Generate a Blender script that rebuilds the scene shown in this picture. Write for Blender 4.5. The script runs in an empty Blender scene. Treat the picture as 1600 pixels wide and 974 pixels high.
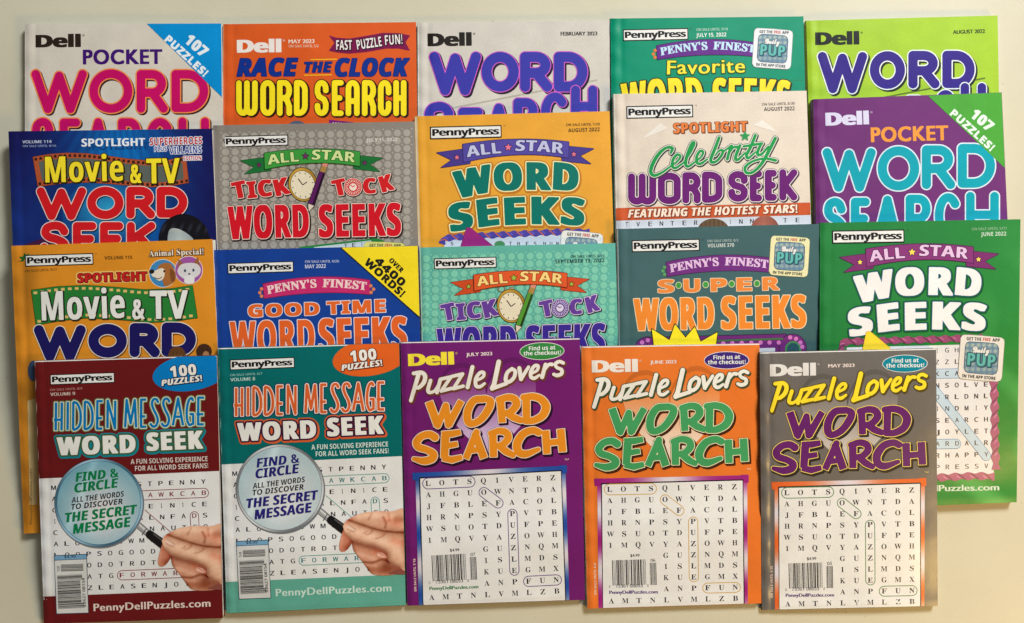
import bpy, math, os, random
import numpy as np
from mathutils import Vector
random.seed(7); RNG = np.random.default_rng(11)
sc = bpy.context.scene
COL = sc.collection
# ------------------------------------------------------------------ camera, light, exposure
H = 0.60                      # camera height over the table (m)
K = 0.00047                   # metres per photo pixel on the table
CX, CY = 800.0, 487.0
cam_d = bpy.data.cameras.new('camera'); cam = bpy.data.objects.new('camera', cam_d); COL.objects.link(cam)
cam.location = (0, 0, H); cam_d.sensor_width = 36.0; cam_d.lens = 36.0 * H / (1600 * K); cam_d.clip_start = 0.01; cam_d.clip_end = 50
sc.camera = cam
w = bpy.data.worlds.new('World'); sc.world = w; w.use_nodes = True
_n, _l = w.node_tree.nodes, w.node_tree.links; _bg = _n['Background']; _bg.inputs[1].default_value = 1.0
_tc = _n.new('ShaderNodeTexCoord'); _dp = _n.new('ShaderNodeVectorMath'); _dp.operation = 'DOT_PRODUCT'; _l.new(_tc.outputs['Generated'], _dp.inputs[0]); _dp.inputs[1].default_value = (0.40, 0.46, 0.79)
_rp = _n.new('ShaderNodeValToRGB'); _l.new(_dp.outputs['Value'], _rp.inputs[0]); _rp.color_ramp.interpolation = 'EASE'
_rp.color_ramp.elements[0].position = .76; _rp.color_ramp.elements[0].color = (.080, .074, .058, 1); _rp.color_ramp.elements[1].position = .94; _rp.color_ramp.elements[1].color = (.42, .44, .46, 1)
_l.new(_rp.outputs[0], _bg.inputs[0])
def area(name, loc, tgt, size, power, col):
    l = bpy.data.lights.new(name, 'AREA'); l.energy = power; l.color = col; l.shape = 'RECTANGLE'; l.size, l.size_y = size
    o = bpy.data.objects.new(name, l); COL.objects.link(o); o.location = loc
    o.rotation_euler = (Vector(tgt) - Vector(loc)).to_track_quat('-Z', 'Y').to_euler(); return o
area('window_light', (0.92, 1.36, 1.20), (0.0, 0, 0), (0.50, 0.46), 47.0, (0.90, 0.96, 1.0))
area('warm_lamp', (1.00, -0.72, 0.72), (0.34, -0.24, 0), (0.30, 0.30), 8.6, (1.0, 0.64, 0.20))
sc.view_settings.view_transform = 'Standard'; sc.view_settings.look = 'None'
sc.view_settings.exposure = 0.13; sc.view_settings.gamma = 1.0
# ------------------------------------------------------------------ colours, materials
def lin(c):
    c = np.asarray(c, float) / 255.0
    return np.where(c <= 0.04045, c / 12.92, ((c + 0.055) / 1.055) ** 2.4)
INK = 0.98
def mat_base(name):
    m = bpy.data.materials.new(name); m.use_nodes = True; nt = m.node_tree
    return m, nt, nt.nodes['Principled BSDF']
def mat_print():
    m, nt, p = mat_base('coated_cover_print'); N = nt.nodes; L = nt.links
    a = N.new('ShaderNodeAttribute'); a.attribute_name = 'ink'
    tc = N.new('ShaderNodeTexCoord'); n = N.new('ShaderNodeTexNoise'); n.inputs['Scale'].default_value = 1500; n.inputs['Detail'].default_value = 3
    n2 = N.new('ShaderNodeTexNoise'); n2.inputs['Scale'].default_value = 60; n2.inputs['Detail'].default_value = 4
    L.new(tc.outputs['Object'], n.inputs['Vector']); L.new(tc.outputs['Object'], n2.inputs['Vector'])
    mr = N.new('ShaderNodeMapRange'); mr.inputs['From Min'].default_value = .3; mr.inputs['From Max'].default_value = .7; mr.inputs['To Min'].default_value = .92; mr.inputs['To Max'].default_value = 1.07
    L.new(n.outputs['Fac'], mr.inputs['Value'])
    mr2 = N.new('ShaderNodeMapRange'); mr2.inputs['From Min'].default_value = .3; mr2.inputs['From Max'].default_value = .7; mr2.inputs['To Min'].default_value = .95; mr2.inputs['To Max'].default_value = 1.05
    L.new(n2.outputs['Fac'], mr2.inputs['Value'])
    mm = N.new('ShaderNodeMath'); mm.operation = 'MULTIPLY'; L.new(mr.outputs[0], mm.inputs[0]); L.new(mr2.outputs[0], mm.inputs[1])
    v = N.new('ShaderNodeVectorMath'); v.operation = 'SCALE'; L.new(a.outputs['Color'], v.inputs[0]); L.new(mm.outputs[0], v.inputs['Scale'])
    L.new(v.outputs[0], p.inputs['Base Color']); p.inputs['Roughness'].default_value = .26; p.inputs['Specular IOR Level'].default_value = .42
    b = N.new('ShaderNodeBump'); b.inputs['Strength'].default_value = .10; b.inputs['Distance'].default_value = .0004
    n3 = N.new('ShaderNodeTexNoise'); n3.inputs['Scale'].default_value = 170; n3.inputs['Detail'].default_value = 3; L.new(tc.outputs['Object'], n3.inputs['Vector'])
    L.new(n3.outputs['Fac'], b.inputs['Height'])
    b2 = N.new('ShaderNodeBump'); b2.inputs['Strength'].default_value = .22; b2.inputs['Distance'].default_value = .0022
    n4 = N.new('ShaderNodeTexNoise'); n4.inputs['Scale'].default_value = 26; n4.inputs['Detail'].default_value = 2; L.new(tc.outputs['Object'], n4.inputs['Vector']); L.new(n4.outputs['Fac'], b2.inputs['Height'])
    L.new(b.outputs[0], b2.inputs['Normal']); L.new(b2.outputs[0], p.inputs['Normal'])
    return m
def mat_pages():
    m, nt, p = mat_base('newsprint_pages'); N = nt.nodes; L = nt.links
    tc = N.new('ShaderNodeTexCoord'); mp = N.new('ShaderNodeMapping'); mp.inputs['Scale'].default_value = (12, 12, 5200)
    n = N.new('ShaderNodeTexNoise'); n.inputs['Scale'].default_value = 1; n.inputs['Detail'].default_value = 2
    L.new(tc.outputs['Object'], mp.inputs[0]); L.new(mp.outputs[0], n.inputs['Vector'])
    r = N.new('ShaderNodeValToRGB'); r.color_ramp.elements[0].position = .35; r.color_ramp.elements[0].color = (.42, .40, .35, 1); r.color_ramp.elements[1].position = .6; r.color_ramp.elements[1].color = (.72, .70, .64, 1)
    L.new(n.outputs['Fac'], r.inputs[0]); L.new(r.outputs[0], p.inputs['Base Color']); p.inputs['Roughness'].default_value = .9
    return m
def mat_table():
    m, nt, p = mat_base('painted_table'); N = nt.nodes; L = nt.links
    tc = N.new('ShaderNodeTexCoord'); n = N.new('ShaderNodeTexNoise'); n.inputs['Scale'].default_value = 7; n.inputs['Detail'].default_value = 6; n.inputs['Roughness'].default_value = .6
    L.new(tc.outputs['Object'], n.inputs['Vector'])
    r = N.new('ShaderNodeValToRGB'); r.color_ramp.elements[0].position = .3; r.color_ramp.elements[0].color = (.56, .512, .378, 1); r.color_ramp.elements[1].position = .72; r.color_ramp.elements[1].color = (.615, .57, .435, 1)
    L.new(n.outputs['Fac'], r.inputs[0])
    sp = N.new('ShaderNodeTexNoise'); sp.inputs['Scale'].default_value = 260; sp.inputs['Detail'].default_value = 2; L.new(tc.outputs['Object'], sp.inputs['Vector'])
    r2 = N.new('ShaderNodeValToRGB'); r2.color_ramp.elements[0].position = .21; r2.color_ramp.elements[0].color = (.72, .70, .66, 1); r2.color_ramp.elements[1].position = .27; r2.color_ramp.elements[1].color = (1, 1, 1, 1)
    L.new(sp.outputs['Fac'], r2.inputs[0])
    fn = N.new('ShaderNodeTexNoise'); fn.inputs['Scale'].default_value = 1400; fn.inputs['Detail'].default_value = 3; L.new(tc.outputs['Object'], fn.inputs['Vector'])
    fr = N.new('ShaderNodeMapRange'); fr.inputs['From Min'].default_value = .3; fr.inputs['From Max'].default_value = .7; fr.inputs['To Min'].default_value = .93; fr.inputs['To Max'].default_value = 1.06; L.new(fn.outputs['Fac'], fr.inputs['Value'])
    mx = N.new('ShaderNodeMix'); mx.data_type = 'RGBA'; mx.blend_type = 'MULTIPLY'; mx.inputs['Factor'].default_value = 1
    L.new(r.outputs[0], mx.inputs[6]); L.new(r2.outputs[0], mx.inputs[7])
    v = N.new('ShaderNodeVectorMath'); v.operation = 'SCALE'; L.new(mx.outputs[2], v.inputs[0]); L.new(fr.outputs[0], v.inputs['Scale'])
    L.new(v.outputs[0], p.inputs['Base Color']); p.inputs['Roughness'].default_value = .42; p.inputs['Specular IOR Level'].default_value = .3
    b = N.new('ShaderNodeBump'); b.inputs['Strength'].default_value = .18; b.inputs['Distance'].default_value = .002
    n4 = N.new('ShaderNodeTexNoise'); n4.inputs['Scale'].default_value = 22; n4.inputs['Detail'].default_value = 4; L.new(tc.outputs['Object'], n4.inputs['Vector'])
    L.new(n4.outputs['Fac'], b.inputs['Height']); L.new(b.outputs[0], p.inputs['Normal'])
    return m
PRINT, PAGES, TABLE = mat_print(), mat_pages(), mat_table()
# ------------------------------------------------------------------ the table
me = bpy.data.meshes.new('table_top'); s = 3.0
me.from_pydata([(-s, -s, 0), (s, -s, 0), (s, s, 0), (-s, s, 0)], [], [(0, 1, 2, 3)]); me.materials.append(TABLE)
tb = bpy.data.objects.new('table_top', me); COL.objects.link(tb); tb['kind'] = 'structure'; tb['label'] = 'off-white painted table top under all the magazines'
# ------------------------------------------------------------------ glyphs
FD = bpy.utils.system_resource('DATAFILES') + '/fonts/NotoSansMath-Regular.woff2'
try: MATH = bpy.data.fonts.load(FD)
except Exception: MATH = None
OFF = {'sb': (0x1D5D4, 0x1D5EE, 0x1D7EC), 'sbi': (0x1D63C, 0x1D656, 0x1D7EC), 'serif': (0x1D400, 0x1D41A, 0x1D7CE), 'script': (0x1D4D0, 0x1D4EA, 0), 'sans': None, 'bf': None}
def code(ch, font):
    o = OFF.get(font)
    if not o or MATH is None: return ch
    if 'A' <= ch <= 'Z': return chr(o[0] + ord(ch) - 65)
    if 'a' <= ch <= 'z': return chr(o[1] + ord(ch) - 97)
    if ch.isdigit() and o[2]: return chr(o[2] + ord(ch) - 48)
    return ch
_g = {}
def raw(body, font, off):
    c = bpy.data.curves.new('tmp', 'FONT'); c.body = body; c.resolution_u = 4; c.offset = off
    if font != 'bf' and MATH: c.font = MATH
    o = bpy.data.objects.new('tmp', c); COL.objects.link(o)
    dg = bpy.context.evaluated_depsgraph_get(); dg.update(); e = o.evaluated_get(dg); me = e.to_mesh()
    V = np.array([v.co[:2] for v in me.vertices]).reshape(-1, 2); Fs = [tuple(p.vertices) for p in me.polygons]
    e.to_mesh_clear(); bpy.data.objects.remove(o); bpy.data.curves.remove(c)
    return V, Fs
def glyph(ch, font, off=0.0):
    k = (ch, font, round(off, 4))
    if k in _g: return _g[k]
    cc = code(ch, font)
    if ch == ' ': V, Fs = np.zeros((0, 2)), []
    else:
        V, Fs = raw(cc, font, off)
    L = code('l', font) if font != 'script' else 'l'
    if ('w', font) not in _g: _g[('w', font)] = raw(L, font, 0)[0][:, 0].max()
    adv = raw(cc + L, font, 0)[0][:, 0].max() - _g[('w', font)]
    cnt = {}
    for f in Fs:
        for a, b in zip(f, f[1:] + f[:1]):
            e = (min(a, b), max(a, b)); cnt[e] = cnt.get(e, 0) + 1
    seg = np.array([[*V[a], *V[b]] for (a, b), n in cnt.items() if n == 1]).reshape(-1, 4)
    _g[k] = (V, Fs, seg, adv); return _g[k]
def cap_h(font):
    if ('H', font) not in _g: _g[('H', font)] = raw(code('H', font) if font != 'script' else code('D', font), font, 0)[0][:, 1].max()
    return _g[('H', font)]
# ------------------------------------------------------------------ signed distances and their meshes
def d_segs(X, Y, seg):
    x, y = X.ravel()[:, None], Y.ravel()[:, None]; a = seg[None]
    dx, dy = a[..., 2] - a[..., 0], a[..., 3] - a[..., 1]; l2 = np.maximum(dx * dx + dy * dy, 1e-12)
    t = np.clip(((x - a[..., 0]) * dx + (y - a[..., 1]) * dy) / l2, 0, 1)
    d = np.sqrt(((x - a[..., 0] - t * dx) ** 2 + (y - a[..., 1] - t * dy) ** 2).min(1))
    up = (a[..., 1] > y) != (a[..., 3] > y)
    xi = a[..., 0] + (y - a[..., 1]) / np.where(np.abs(dy) < 1e-12, 1e-12, dy) * dx
    ins = ((up & (x < xi)).sum(1) % 2) == 1
    return np.where(ins, -d, d).reshape(X.shape)
def d_poly(X, Y, pts):
    p = np.asarray(pts, float); return d_segs(X, Y, np.hstack([p, np.roll(p, -1, 0)]))
def d_stroke(X, Y, pts, wid, flat=(0, 0)):
    p = np.asarray(pts, float); r = np.broadcast_to(np.asarray(wid, float) / 2, (len(p),)); D = np.full(X.shape, 1e9)
    n = len(p) - 1
    for i in range(n):
        a, b = p[i], p[i + 1]; d = b - a; l = np.hypot(*d)
        if l < 1e-6: continue
        d = d / l
        px, py = X - a[0], Y - a[1]; t = px * d[0] + py * d[1]; q = np.abs(-px * d[1] + py * d[0])
        tc = np.clip(t, 0, l); rr = r[i] + (r[i + 1] - r[i]) * tc / l
        v = np.hypot(t - tc, q) - rr
        if i == 0 and flat[0]: v = np.where(t < 0, np.hypot(np.maximum(q - rr, 0), -t), v)
        if i == n - 1 and flat[1]: v = np.where(t > l, np.hypot(np.maximum(q - rr, 0), t - l), v)
        D = np.minimum(D, v)
    return D
CASES = {}
def _cases():
    # corners 0..3 (bl, br, tr, tl), edge crossings 4..7 (b, r, t, l)
    for c in range(1, 15):
        ring = []
        for k in range(4):
            a, b = (c >> k) & 1, (c >> ((k + 1) % 4)) & 1
            if a: ring.append(k)
            if a != b: ring.append(4 + k)
        CASES[c] = ring
_cases()
def march(D, iso, x0, y0, cell, run=4):
    I = D < iso; ny, nx = D.shape
    if not I.any(): return np.zeros((0, 2)), []
    D = D - iso
    nid = np.full(D.shape, -1); ys, xs = np.nonzero(I); nid[ys, xs] = np.arange(len(ys))
    V = [np.stack([x0 + xs * cell, y0 + ys * cell], 1)]; n = len(ys)
    hx = I[:, :-1] != I[:, 1:]; hid = np.full(hx.shape, -1); ys, xs = np.nonzero(hx); hid[ys, xs] = n + np.arange(len(ys)); n += len(ys)
    a, b = D[ys, xs], D[ys, xs + 1]; V.append(np.stack([x0 + (xs + a / (a - b)) * cell, y0 + ys * cell], 1))
    vx = I[:-1] != I[1:]; vid = np.full(vx.shape, -1); ys, xs = np.nonzero(vx); vid[ys, xs] = n + np.arange(len(ys)); n += len(ys)
    a, b = D[ys, xs], D[ys + 1, xs]; V.append(np.stack([x0 + xs * cell, y0 + (ys + a / (a - b)) * cell], 1))
    V = np.vstack(V)
    cs = I[:-1, :-1] * 1 + I[:-1, 1:] * 2 + I[1:, 1:] * 4 + I[1:, :-1] * 8
    Fs = []
    tok = lambda t, y, x: (nid[y, x], nid[y, x + 1], nid[y + 1, x + 1], nid[y + 1, x], hid[y, x], vid[y, x + 1], hid[y + 1, x], vid[y, x])[t] if False else None
    def get(t, y, x):
        if t == 0: return nid[y, x]
        if t == 1: return nid[y, x + 1]
        if t == 2: return nid[y + 1, x + 1]
        if t == 3: return nid[y + 1, x]
        if t == 4: return hid[y, x]
        if t == 5: return vid[y, x + 1]
        if t == 6: return hid[y + 1, x]
        return vid[y, x]
    for c, ring in CASES.items():
        y, x = np.nonzero(cs == c)
        if len(y): Fs += np.stack([get(t, y, x) for t in ring], 1).tolist()
    full = cs == 15
    for y in np.nonzero(full.any(1))[0]:
        row = full[y]; e = np.diff(np.concatenate([[0], row.astype(int), [0]])); st, en = np.nonzero(e == 1)[0], np.nonzero(e == -1)[0]
        for s_, e_ in zip(st, en):
            for q in range(s_, e_, run):
                z = min(q + run, e_); Fs.append([nid[y, q], nid[y, z], nid[y + 1, z], nid[y + 1, q]])
    used = np.zeros(len(V), bool)
    for f in Fs: used[f] = True
    mp = np.cumsum(used) - 1
    return V[used], [[int(mp[i]) for i in f] for f in Fs]
def smooth(pts, n=6):
    p = [np.array(q, float) for q in pts]; out = []
    P = [2 * p[0] - p[1]] + p + [2 * p[-1] - p[-2]]
    for i in range(1, len(P) - 2):
        a, b, c, d = P[i - 1:i + 3]
        for k in range(n):
            t = k / n; out.append(.5 * (2 * b + (c - a) * t + (2 * a - 5 * b + 4 * c - d) * t * t + (3 * b - a - 3 * c + d) * t ** 3))
    out.append(p[-1]); return np.array(out)
def homog(src, dst):
    A = []
    for (x, y), (X, Y) in zip(src, dst):
        A += [[x, y, 1, 0, 0, 0, -X * x, -X * y, -X], [0, 0, 0, x, y, 1, -Y * x, -Y * y, -Y]]
    return np.linalg.svd(np.array(A, float))[2][-1].reshape(3, 3)
def simil(p0, p1, q0, q1):
    a, b = complex(*p0), complex(*p1); c, d = complex(*q0), complex(*q1); m = (d - c) / (b - a); t = c - m * a
    return np.array([[m.real, -m.imag, t.real], [m.imag, m.real, t.imag], [0, 0, 1]])
# ------------------------------------------------------------------ heights of what lies below (4 px cells)
HF = np.zeros((260, 420))
def hf_at(X, Y):
    i = np.clip((np.asarray(Y) / 4).astype(int) + 5, 0, 259); j = np.clip((np.asarray(X) / 4).astype(int) + 5, 0, 419); return HF[i, j]
class Mag:
    def __init__(self, label, quad, t, col, strip=None, seed=0, wr=1.0, crease=.055, spine=None):
        self.q = np.array(quad, float); self.t = t; self.fr(0, 0, 1); self.W = None; self.ops = []; self.kids = {}
        rng = np.random.default_rng(seed + 100); self.rng = rng
        # resting height along the length
        n = 109; vs = np.linspace(0, 1, n); us = np.linspace(.07, .93, 24); S = []
        for v in vs:
            P = self.bil(us, np.full_like(us, v)); S.append(hf_at(P[:, 0], P[:, 1]).max())
        S = np.array(S); step = np.hypot(*(self.q[3] - self.q[0])) * K / (n - 1)
        prof = S.copy()
        for i in range(n): prof = np.maximum(prof, np.maximum(np.concatenate([[0], prof[:-1]]), np.concatenate([prof[1:], [0]])) - .13 * step)
        prof = np.array([prof[max(0, i - 9):i + 10].max() for i in range(n)])
        ker = np.exp(-(np.arange(-12, 13) / 6.) ** 2); ker /= ker.sum(); sm = np.convolve(np.pad(prof, 12, mode='edge'), ker, 'valid')
        self.base = sm + max((S - sm).max(), 0) + .0002; self.vs = vs
        ph = rng.uniform(0, 6.28, 12); f = rng.uniform(.8, 1.2, 12)
        def bulge(u, v):
            z = -.0007 * np.exp(-(u / .013) ** 2) - .00010 * np.exp(-((1 - u) / .03) ** 2) - .0003 * np.exp(-((1 - v) / .012) ** 2)
            z = z - .00022 * wr * np.exp(-((u - crease) / .014) ** 2)
            z = z + .00023 * wr * np.exp(-u / .06) * (np.sin(v * 38 * f[0] + ph[0] + 25 * u) + .7 * np.sin(v * 71 * f[1] + ph[1] - 30 * u))
            z = z + .00028 * (np.sin(u * 5 * f[2] + v * 3 * f[3] + ph[2]) + np.sin(v * 7 * f[4] - u * 4 * f[5] + ph[3])) + .00007 * np.sin(u * 17 * f[6] + v * 9 * f[7] + ph[4]) * np.sin(v * 21 * f[8] - u * 8 + ph[5]) + .0005 * np.sin(math.pi * np.clip(u, 0, 1))
            return z
        self.bulge = bulge
        sx, sy = np.meshgrid(np.arange(420) * 4. - 20, np.arange(260) * 4. - 20)
        ins = d_poly(sx, sy, self.q) < 1; uv = self.inv(np.stack([sx[ins], sy[ins]], 1)); HF[ins] = self.ztop(uv[:, 0], uv[:, 1])
        c = self.bil(np.array([.5]), np.array([.5]))[0]; self.loc = np.array([(c[0] - CX) * K, -(c[1] - CY) * K, float(self.base.min())])
        e = bpy.data.objects.new('puzzle_magazine', None); COL.objects.link(e); e.empty_display_size = .02; e.location = self.loc
        e['label'] = label; e['category'] = 'magazine'; e['group'] = 'puzzle magazines laid out in overlapping rows'; self.root = e
        self.body(col, strip, spine)
    def fr(self, x0, y0, s): self.f = (x0, y0, s); return self
    def warp(self, src=None, dst=None):   # control points in photo pixels
        self.W = None if src is None or dst is None else (simil(*src, *dst) if len(src) == 2 else homog(src, dst)); return self
    def px(self, pts):
        p = np.asarray(pts, float).reshape(-1, 2) / self.f[2] + np.array(self.f[:2]); return self.ww(p)
    def ww(self, p):
        if self.W is None: return p
        h = np.hstack([p, np.ones((len(p), 1))]) @ self.W.T; return h[:, :2] / h[:, 2:]
    def sc(self):
        if self.W is None: return 1.
        a = self.px([(0, 0), (100 * self.f[2], 0)]) if False else self.ww(np.array([[self.f[0] + 30, self.f[1] + 30], [self.f[0] + 130, self.f[1] + 30]]))
        return np.hypot(*(a[1] - a[0])) / 100
    def bil(self, u, v):
        q = self.q; u, v = u[:, None], v[:, None]; return q[0] * (1 - u) * (1 - v) + q[1] * u * (1 - v) + q[2] * u * v + q[3] * (1 - u) * v
    def inv(self, P):
        q = self.q; u = np.full(len(P), .5); v = u.copy()
        for _ in range(6):
            r = self.bil(u, v) - P; a = (q[1] - q[0]) * (1 - v)[:, None] + (q[2] - q[3]) * v[:, None]; b = (q[3] - q[0]) * (1 - u)[:, None] + (q[2] - q[1]) * u[:, None]
            det = a[:, 0] * b[:, 1] - a[:, 1] * b[:, 0]; u = u - (r[:, 0] * b[:, 1] - r[:, 1] * b[:, 0]) / det; v = v - (a[:, 0] * r[:, 1] - a[:, 1] * r[:, 0]) / det
        return np.stack([u, v], 1)
    def ztop(self, u, v): return np.interp(v, self.vs, self.base) + self.t + self.bulge(u, v)
    def world(self, P, z):
        k = K * (1 - z / H); return np.stack([(P[:, 0] - CX) * k, -(P[:, 1] - CY) * k, z], 1) - self.loc
    def link(self, name, V, Fs, C, mat, parent=None, N=None):
        me = bpy.data.meshes.new(name); me.from_pydata(V.tolist(), [], Fs)
        if C is not None:
            a = me.color_attributes.new('ink', 'FLOAT_COLOR', 'POINT'); a.data.foreach_set('color', np.hstack([C, np.ones((len(C), 1))]).astype('f').ravel())
        me.materials.append(mat)
        for p in me.polygons: p.use_smooth = True
        if N is not None: me.normals_split_custom_set_from_vertices(N.tolist())
        o = bpy.data.objects.new(name, me); COL.objects.link(o); o.parent = parent or self.root; return o
    def inkc(self, col, P):
        if callable(col) and getattr(col, 'frame', False):
            h = np.hstack([P, np.ones((len(P), 1))]) @ (np.eye(3) if self.W is None else np.linalg.inv(self.W)).T; q = (h[:, :2] / h[:, 2:] - np.array(self.f[:2])) * self.f[2]
            return lin(np.clip(col(q[:, 0], q[:, 1]), 0, 255)) * INK
        if callable(col):
            lo, hi = P.min(0), P.max(0); n = (P - lo) / np.maximum(hi - lo, 1e-6); c = np.asarray(col(n[:, 0], n[:, 1]))
            return lin(np.clip(c, 0, 255)) * INK
        return np.broadcast_to(lin(col) * INK, (len(P), 3))
    def body(self, col, strip, spine):
        nu, nv = 76, 109; a = np.linspace(0, 1, nu); us = .55 * a + .45 * a * a; vs = np.linspace(0, 1, nv)
        U, Vv = np.meshgrid(us, vs); u, v = U.ravel(), Vv.ravel(); P = self.bil(u, v); zt = self.ztop(u, v); T = self.world(P, zt)
        idx = np.arange(nu * nv).reshape(nv, nu)
        Fs = np.stack([idx[1:, :-1], idx[1:, 1:], idx[:-1, 1:], idx[:-1, :-1]], -1).reshape(-1, 4).tolist()
        C = self.inkc(col, P)
        ring = np.concatenate([idx[0], idx[1:, -1], idx[-1, -2::-1], idx[-2:0:-1, 0]]); m = len(ring)
        thick = .00022; R2 = T[ring].copy(); R2[:, 2] -= thick
        edge = np.broadcast_to(lin((205, 200, 190)) * INK, (m, 3))
        b0 = len(T); V = np.vstack([T, T[ring], R2]); Cc = np.vstack([C, edge, edge])
        for i in range(m):
            j = (i + 1) % m; Fs.append([b0 + i, b0 + m + i, b0 + m + j, b0 + j][::-1])
        self.cover = self.link('front_cover', V, Fs, Cc, PRINT)
        # page block: an inset ring from just under the cover to just above the back
        cen = T.mean(0); ins = T[ring].copy(); ub, vb = u[ring], v[ring]
        sh = ins[:, :2] - cen[:2]; ins[:, :2] = cen[:2] + sh * (1 - .0006 / np.maximum(np.abs(sh).max(1), .02))[:, None]
        zb = np.interp(vb, self.vs, self.base) - self.loc[2]
        top = ins.copy(); top[:, 2] -= thick; nl = 5; V = []; Fs = []
        for k in range(nl):
            L = top.copy(); f = k / (nl - 1); L[:, 2] = top[:, 2] * (1 - f) + (zb + .0002) * f
            L[:, :2] += np.random.default_rng(k).normal(0, .00005, (1, 2)); V.append(L)
        V = np.vstack(V)
        for k in range(nl - 1):
            for i in range(m):
                j = (i + 1) % m; Fs.append([k * m + i, (k + 1) * m + i, (k + 1) * m + j, k * m + j][::-1])
        self.link('page_block', V, Fs, None, PAGES)
        # spine wrapped round the left side
        le = idx[:, 0]; z1 = np.interp(vs, self.vs, self.base) - self.loc[2]; rows = []; prof = [(0, 0), (.00035, .12), (.0005, .5), (.00035, .88), (0, 1)]
        for dx, f in prof:
            L = T[le].copy(); L[:, 0] -= dx; L[:, 2] = (L[:, 2] - .0001) * (1 - f) + (z1 + .0001) * f; rows.append(L)
        V = np.vstack(rows); Fs = []
        for k in range(len(prof) - 1):
            for i in range(nv - 1): Fs.append([k * nv + i, (k + 1) * nv + i, (k + 1) * nv + i + 1, k * nv + i + 1][::-1])
        sc_ = spine if spine is not None else np.median(C, 0) * 1.0
        sc_ = lin(spine) * INK if spine is not None else sc_
        self.link('spine', V, Fs, np.broadcast_to(sc_, (len(V), 3)), PRINT)
        # back cover
        uu = np.array([0, 1.]); V = []; Fs = []
        for side in (0, -1):
            L = T[idx[:, side]].copy(); L[:, 2] = z1; V.append(L)
        V = np.vstack(V)
        for i in range(nv - 1): Fs.append([i, nv + i, nv + i + 1, i + 1])
        self.link('back_cover', V, Fs, np.broadcast_to(sc_, (len(V), 3)), PRINT)
        if self.q[0][1] > 520:  # bright highlight of the top paper edge, painted as a pale strip
            self.part('edge_highlight'); q = self.q; self.poly([q[0] + [.4, .4], q[1] + [-.4, .4], q[1] + [-.4, 2.0], q[0] + [.4, 2.0]], (234, 232, 228), cell=.7)
        if strip:
            self.part('edge_strip'); q = self.q; wv = strip[1]
            self.poly([q[0] + [.3, .5], q[0] + [wv, .5], q[3] + [wv * .7, 0], q[3] + [.3, 0]], strip[0])
    # ---- print on the cover
    def part(self, name, parent=None):
        self.flush(); self.cur = [name, parent, [], [], [], []]; return self
    cur = None
    def flush(self):
        c = self.cur
        if c is None or not c[2]: self.cur = None; return None
        P = np.vstack(c[2]); C = np.vstack(c[3]); L = np.concatenate(c[5]); Fs = []; o = 0
        for p, f in zip(c[2], c[4]): Fs += [[i + o for i in q] for q in f]; o += len(p)
        uv = self.inv(P); uv = np.clip(uv, -.002, 1.002); z = self.ztop(uv[:, 0], uv[:, 1]) + L; V = self.world(P, z)
        e = 1e-3; gx = (self.ztop(uv[:, 0] + e, uv[:, 1]) - self.ztop(uv[:, 0] - e, uv[:, 1])) / (2 * e * 300 * K); gy = (self.ztop(uv[:, 0], uv[:, 1] + e) - self.ztop(uv[:, 0], uv[:, 1] - e)) / (2 * e * 430 * K)
        N = np.stack([-gx, gy, np.ones_like(gx)], 1); N /= np.linalg.norm(N, axis=1)[:, None]
        Fx = []                                           # face up
        for f in Fs:
            a, b, c2 = V[f[0]], V[f[1]], V[f[2]]
            q = V[f]; ar = (q[:, 0] * np.roll(q[:, 1], -1) - np.roll(q[:, 0], -1) * q[:, 1]).sum()
            Fx.append(f if ar > 0 else f[::-1])
        par = self.kids.get(c[1]) if c[1] else None
        o = self.link(c[0], V, Fx, C, PRINT, par, N); self.kids[c[0]] = o; self.cur = None; return o
    def add(self, P, Fs, col, dl=True, zx=0.):
        if len(P) == 0: return
        lo, hi = P.min(0), P.max(0); lay = 1 + max([o[2] for o in self.ops if (o[0] < hi).all() and (o[1] > lo).all()], default=0) if dl else self.ops[-1][2] + 1
        if dl: self.ops.append((lo, hi, lay))
        self.cur[2].append(P); self.cur[3].append(np.array(self.inkc(col, P))); self.cur[4].append(Fs); self.cur[5].append(np.zeros(len(P)) + 5e-5 + 3.2e-5 * (lay + zx))
    def field(self, fun, lo, hi, layers, cell=1.0, clip=True, run=4):
        lo, hi = np.array(lo) - 6, np.array(hi) + 6; nx, ny = np.ceil((hi - lo) / cell).astype(int) + 1
        X, Y = np.meshgrid(lo[0] + np.arange(nx) * cell, lo[1] + np.arange(ny) * cell); D = fun(X, Y)
        DQ = d_poly(X, Y, self.q) + .4 if clip else None
        for off, col, *ex in layers:
            E = D - off
            if ex and ex[0]:
                dx, dy = ex[0]; n = int(max(abs(dx), abs(dy)) / cell) + 1; F0 = E.copy()
                for k in range(1, n + 1):
                    sx, sy = int(round(dx * k / n / cell)), int(round(dy * k / n / cell)); E = np.minimum(E, np.roll(np.roll(F0, sx, 1), sy, 0))
            if clip: E = np.maximum(E, DQ)
            V, Fs = march(E, 0, lo[0], lo[1], cell, run); self.add(V, Fs, col)
    def poly(self, pts, col, layers=None, sm=0, cell=1.3, clip=True, run=3):
        p = self.px(smooth(list(pts) + [pts[0]], 8)[:-1] if sm else pts); layers = layers or [(0, col)]
        self.field(lambda X, Y: d_poly(X, Y, p), p.min(0), p.max(0), layers, cell, clip, run)
    def ell(self, cx, cy, rx, ry, col, rot=0, layers=None, cell=.8, n=40):
        a = np.linspace(0, 2 * math.pi, n, endpoint=False); c, s_ = math.cos(math.radians(rot)), math.sin(math.radians(rot))
        x, y = rx * np.cos(a), ry * np.sin(a); self.poly(np.stack([cx + x * c - y * s_, cy + x * s_ + y * c], 1), col, layers, 0, cell)
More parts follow.
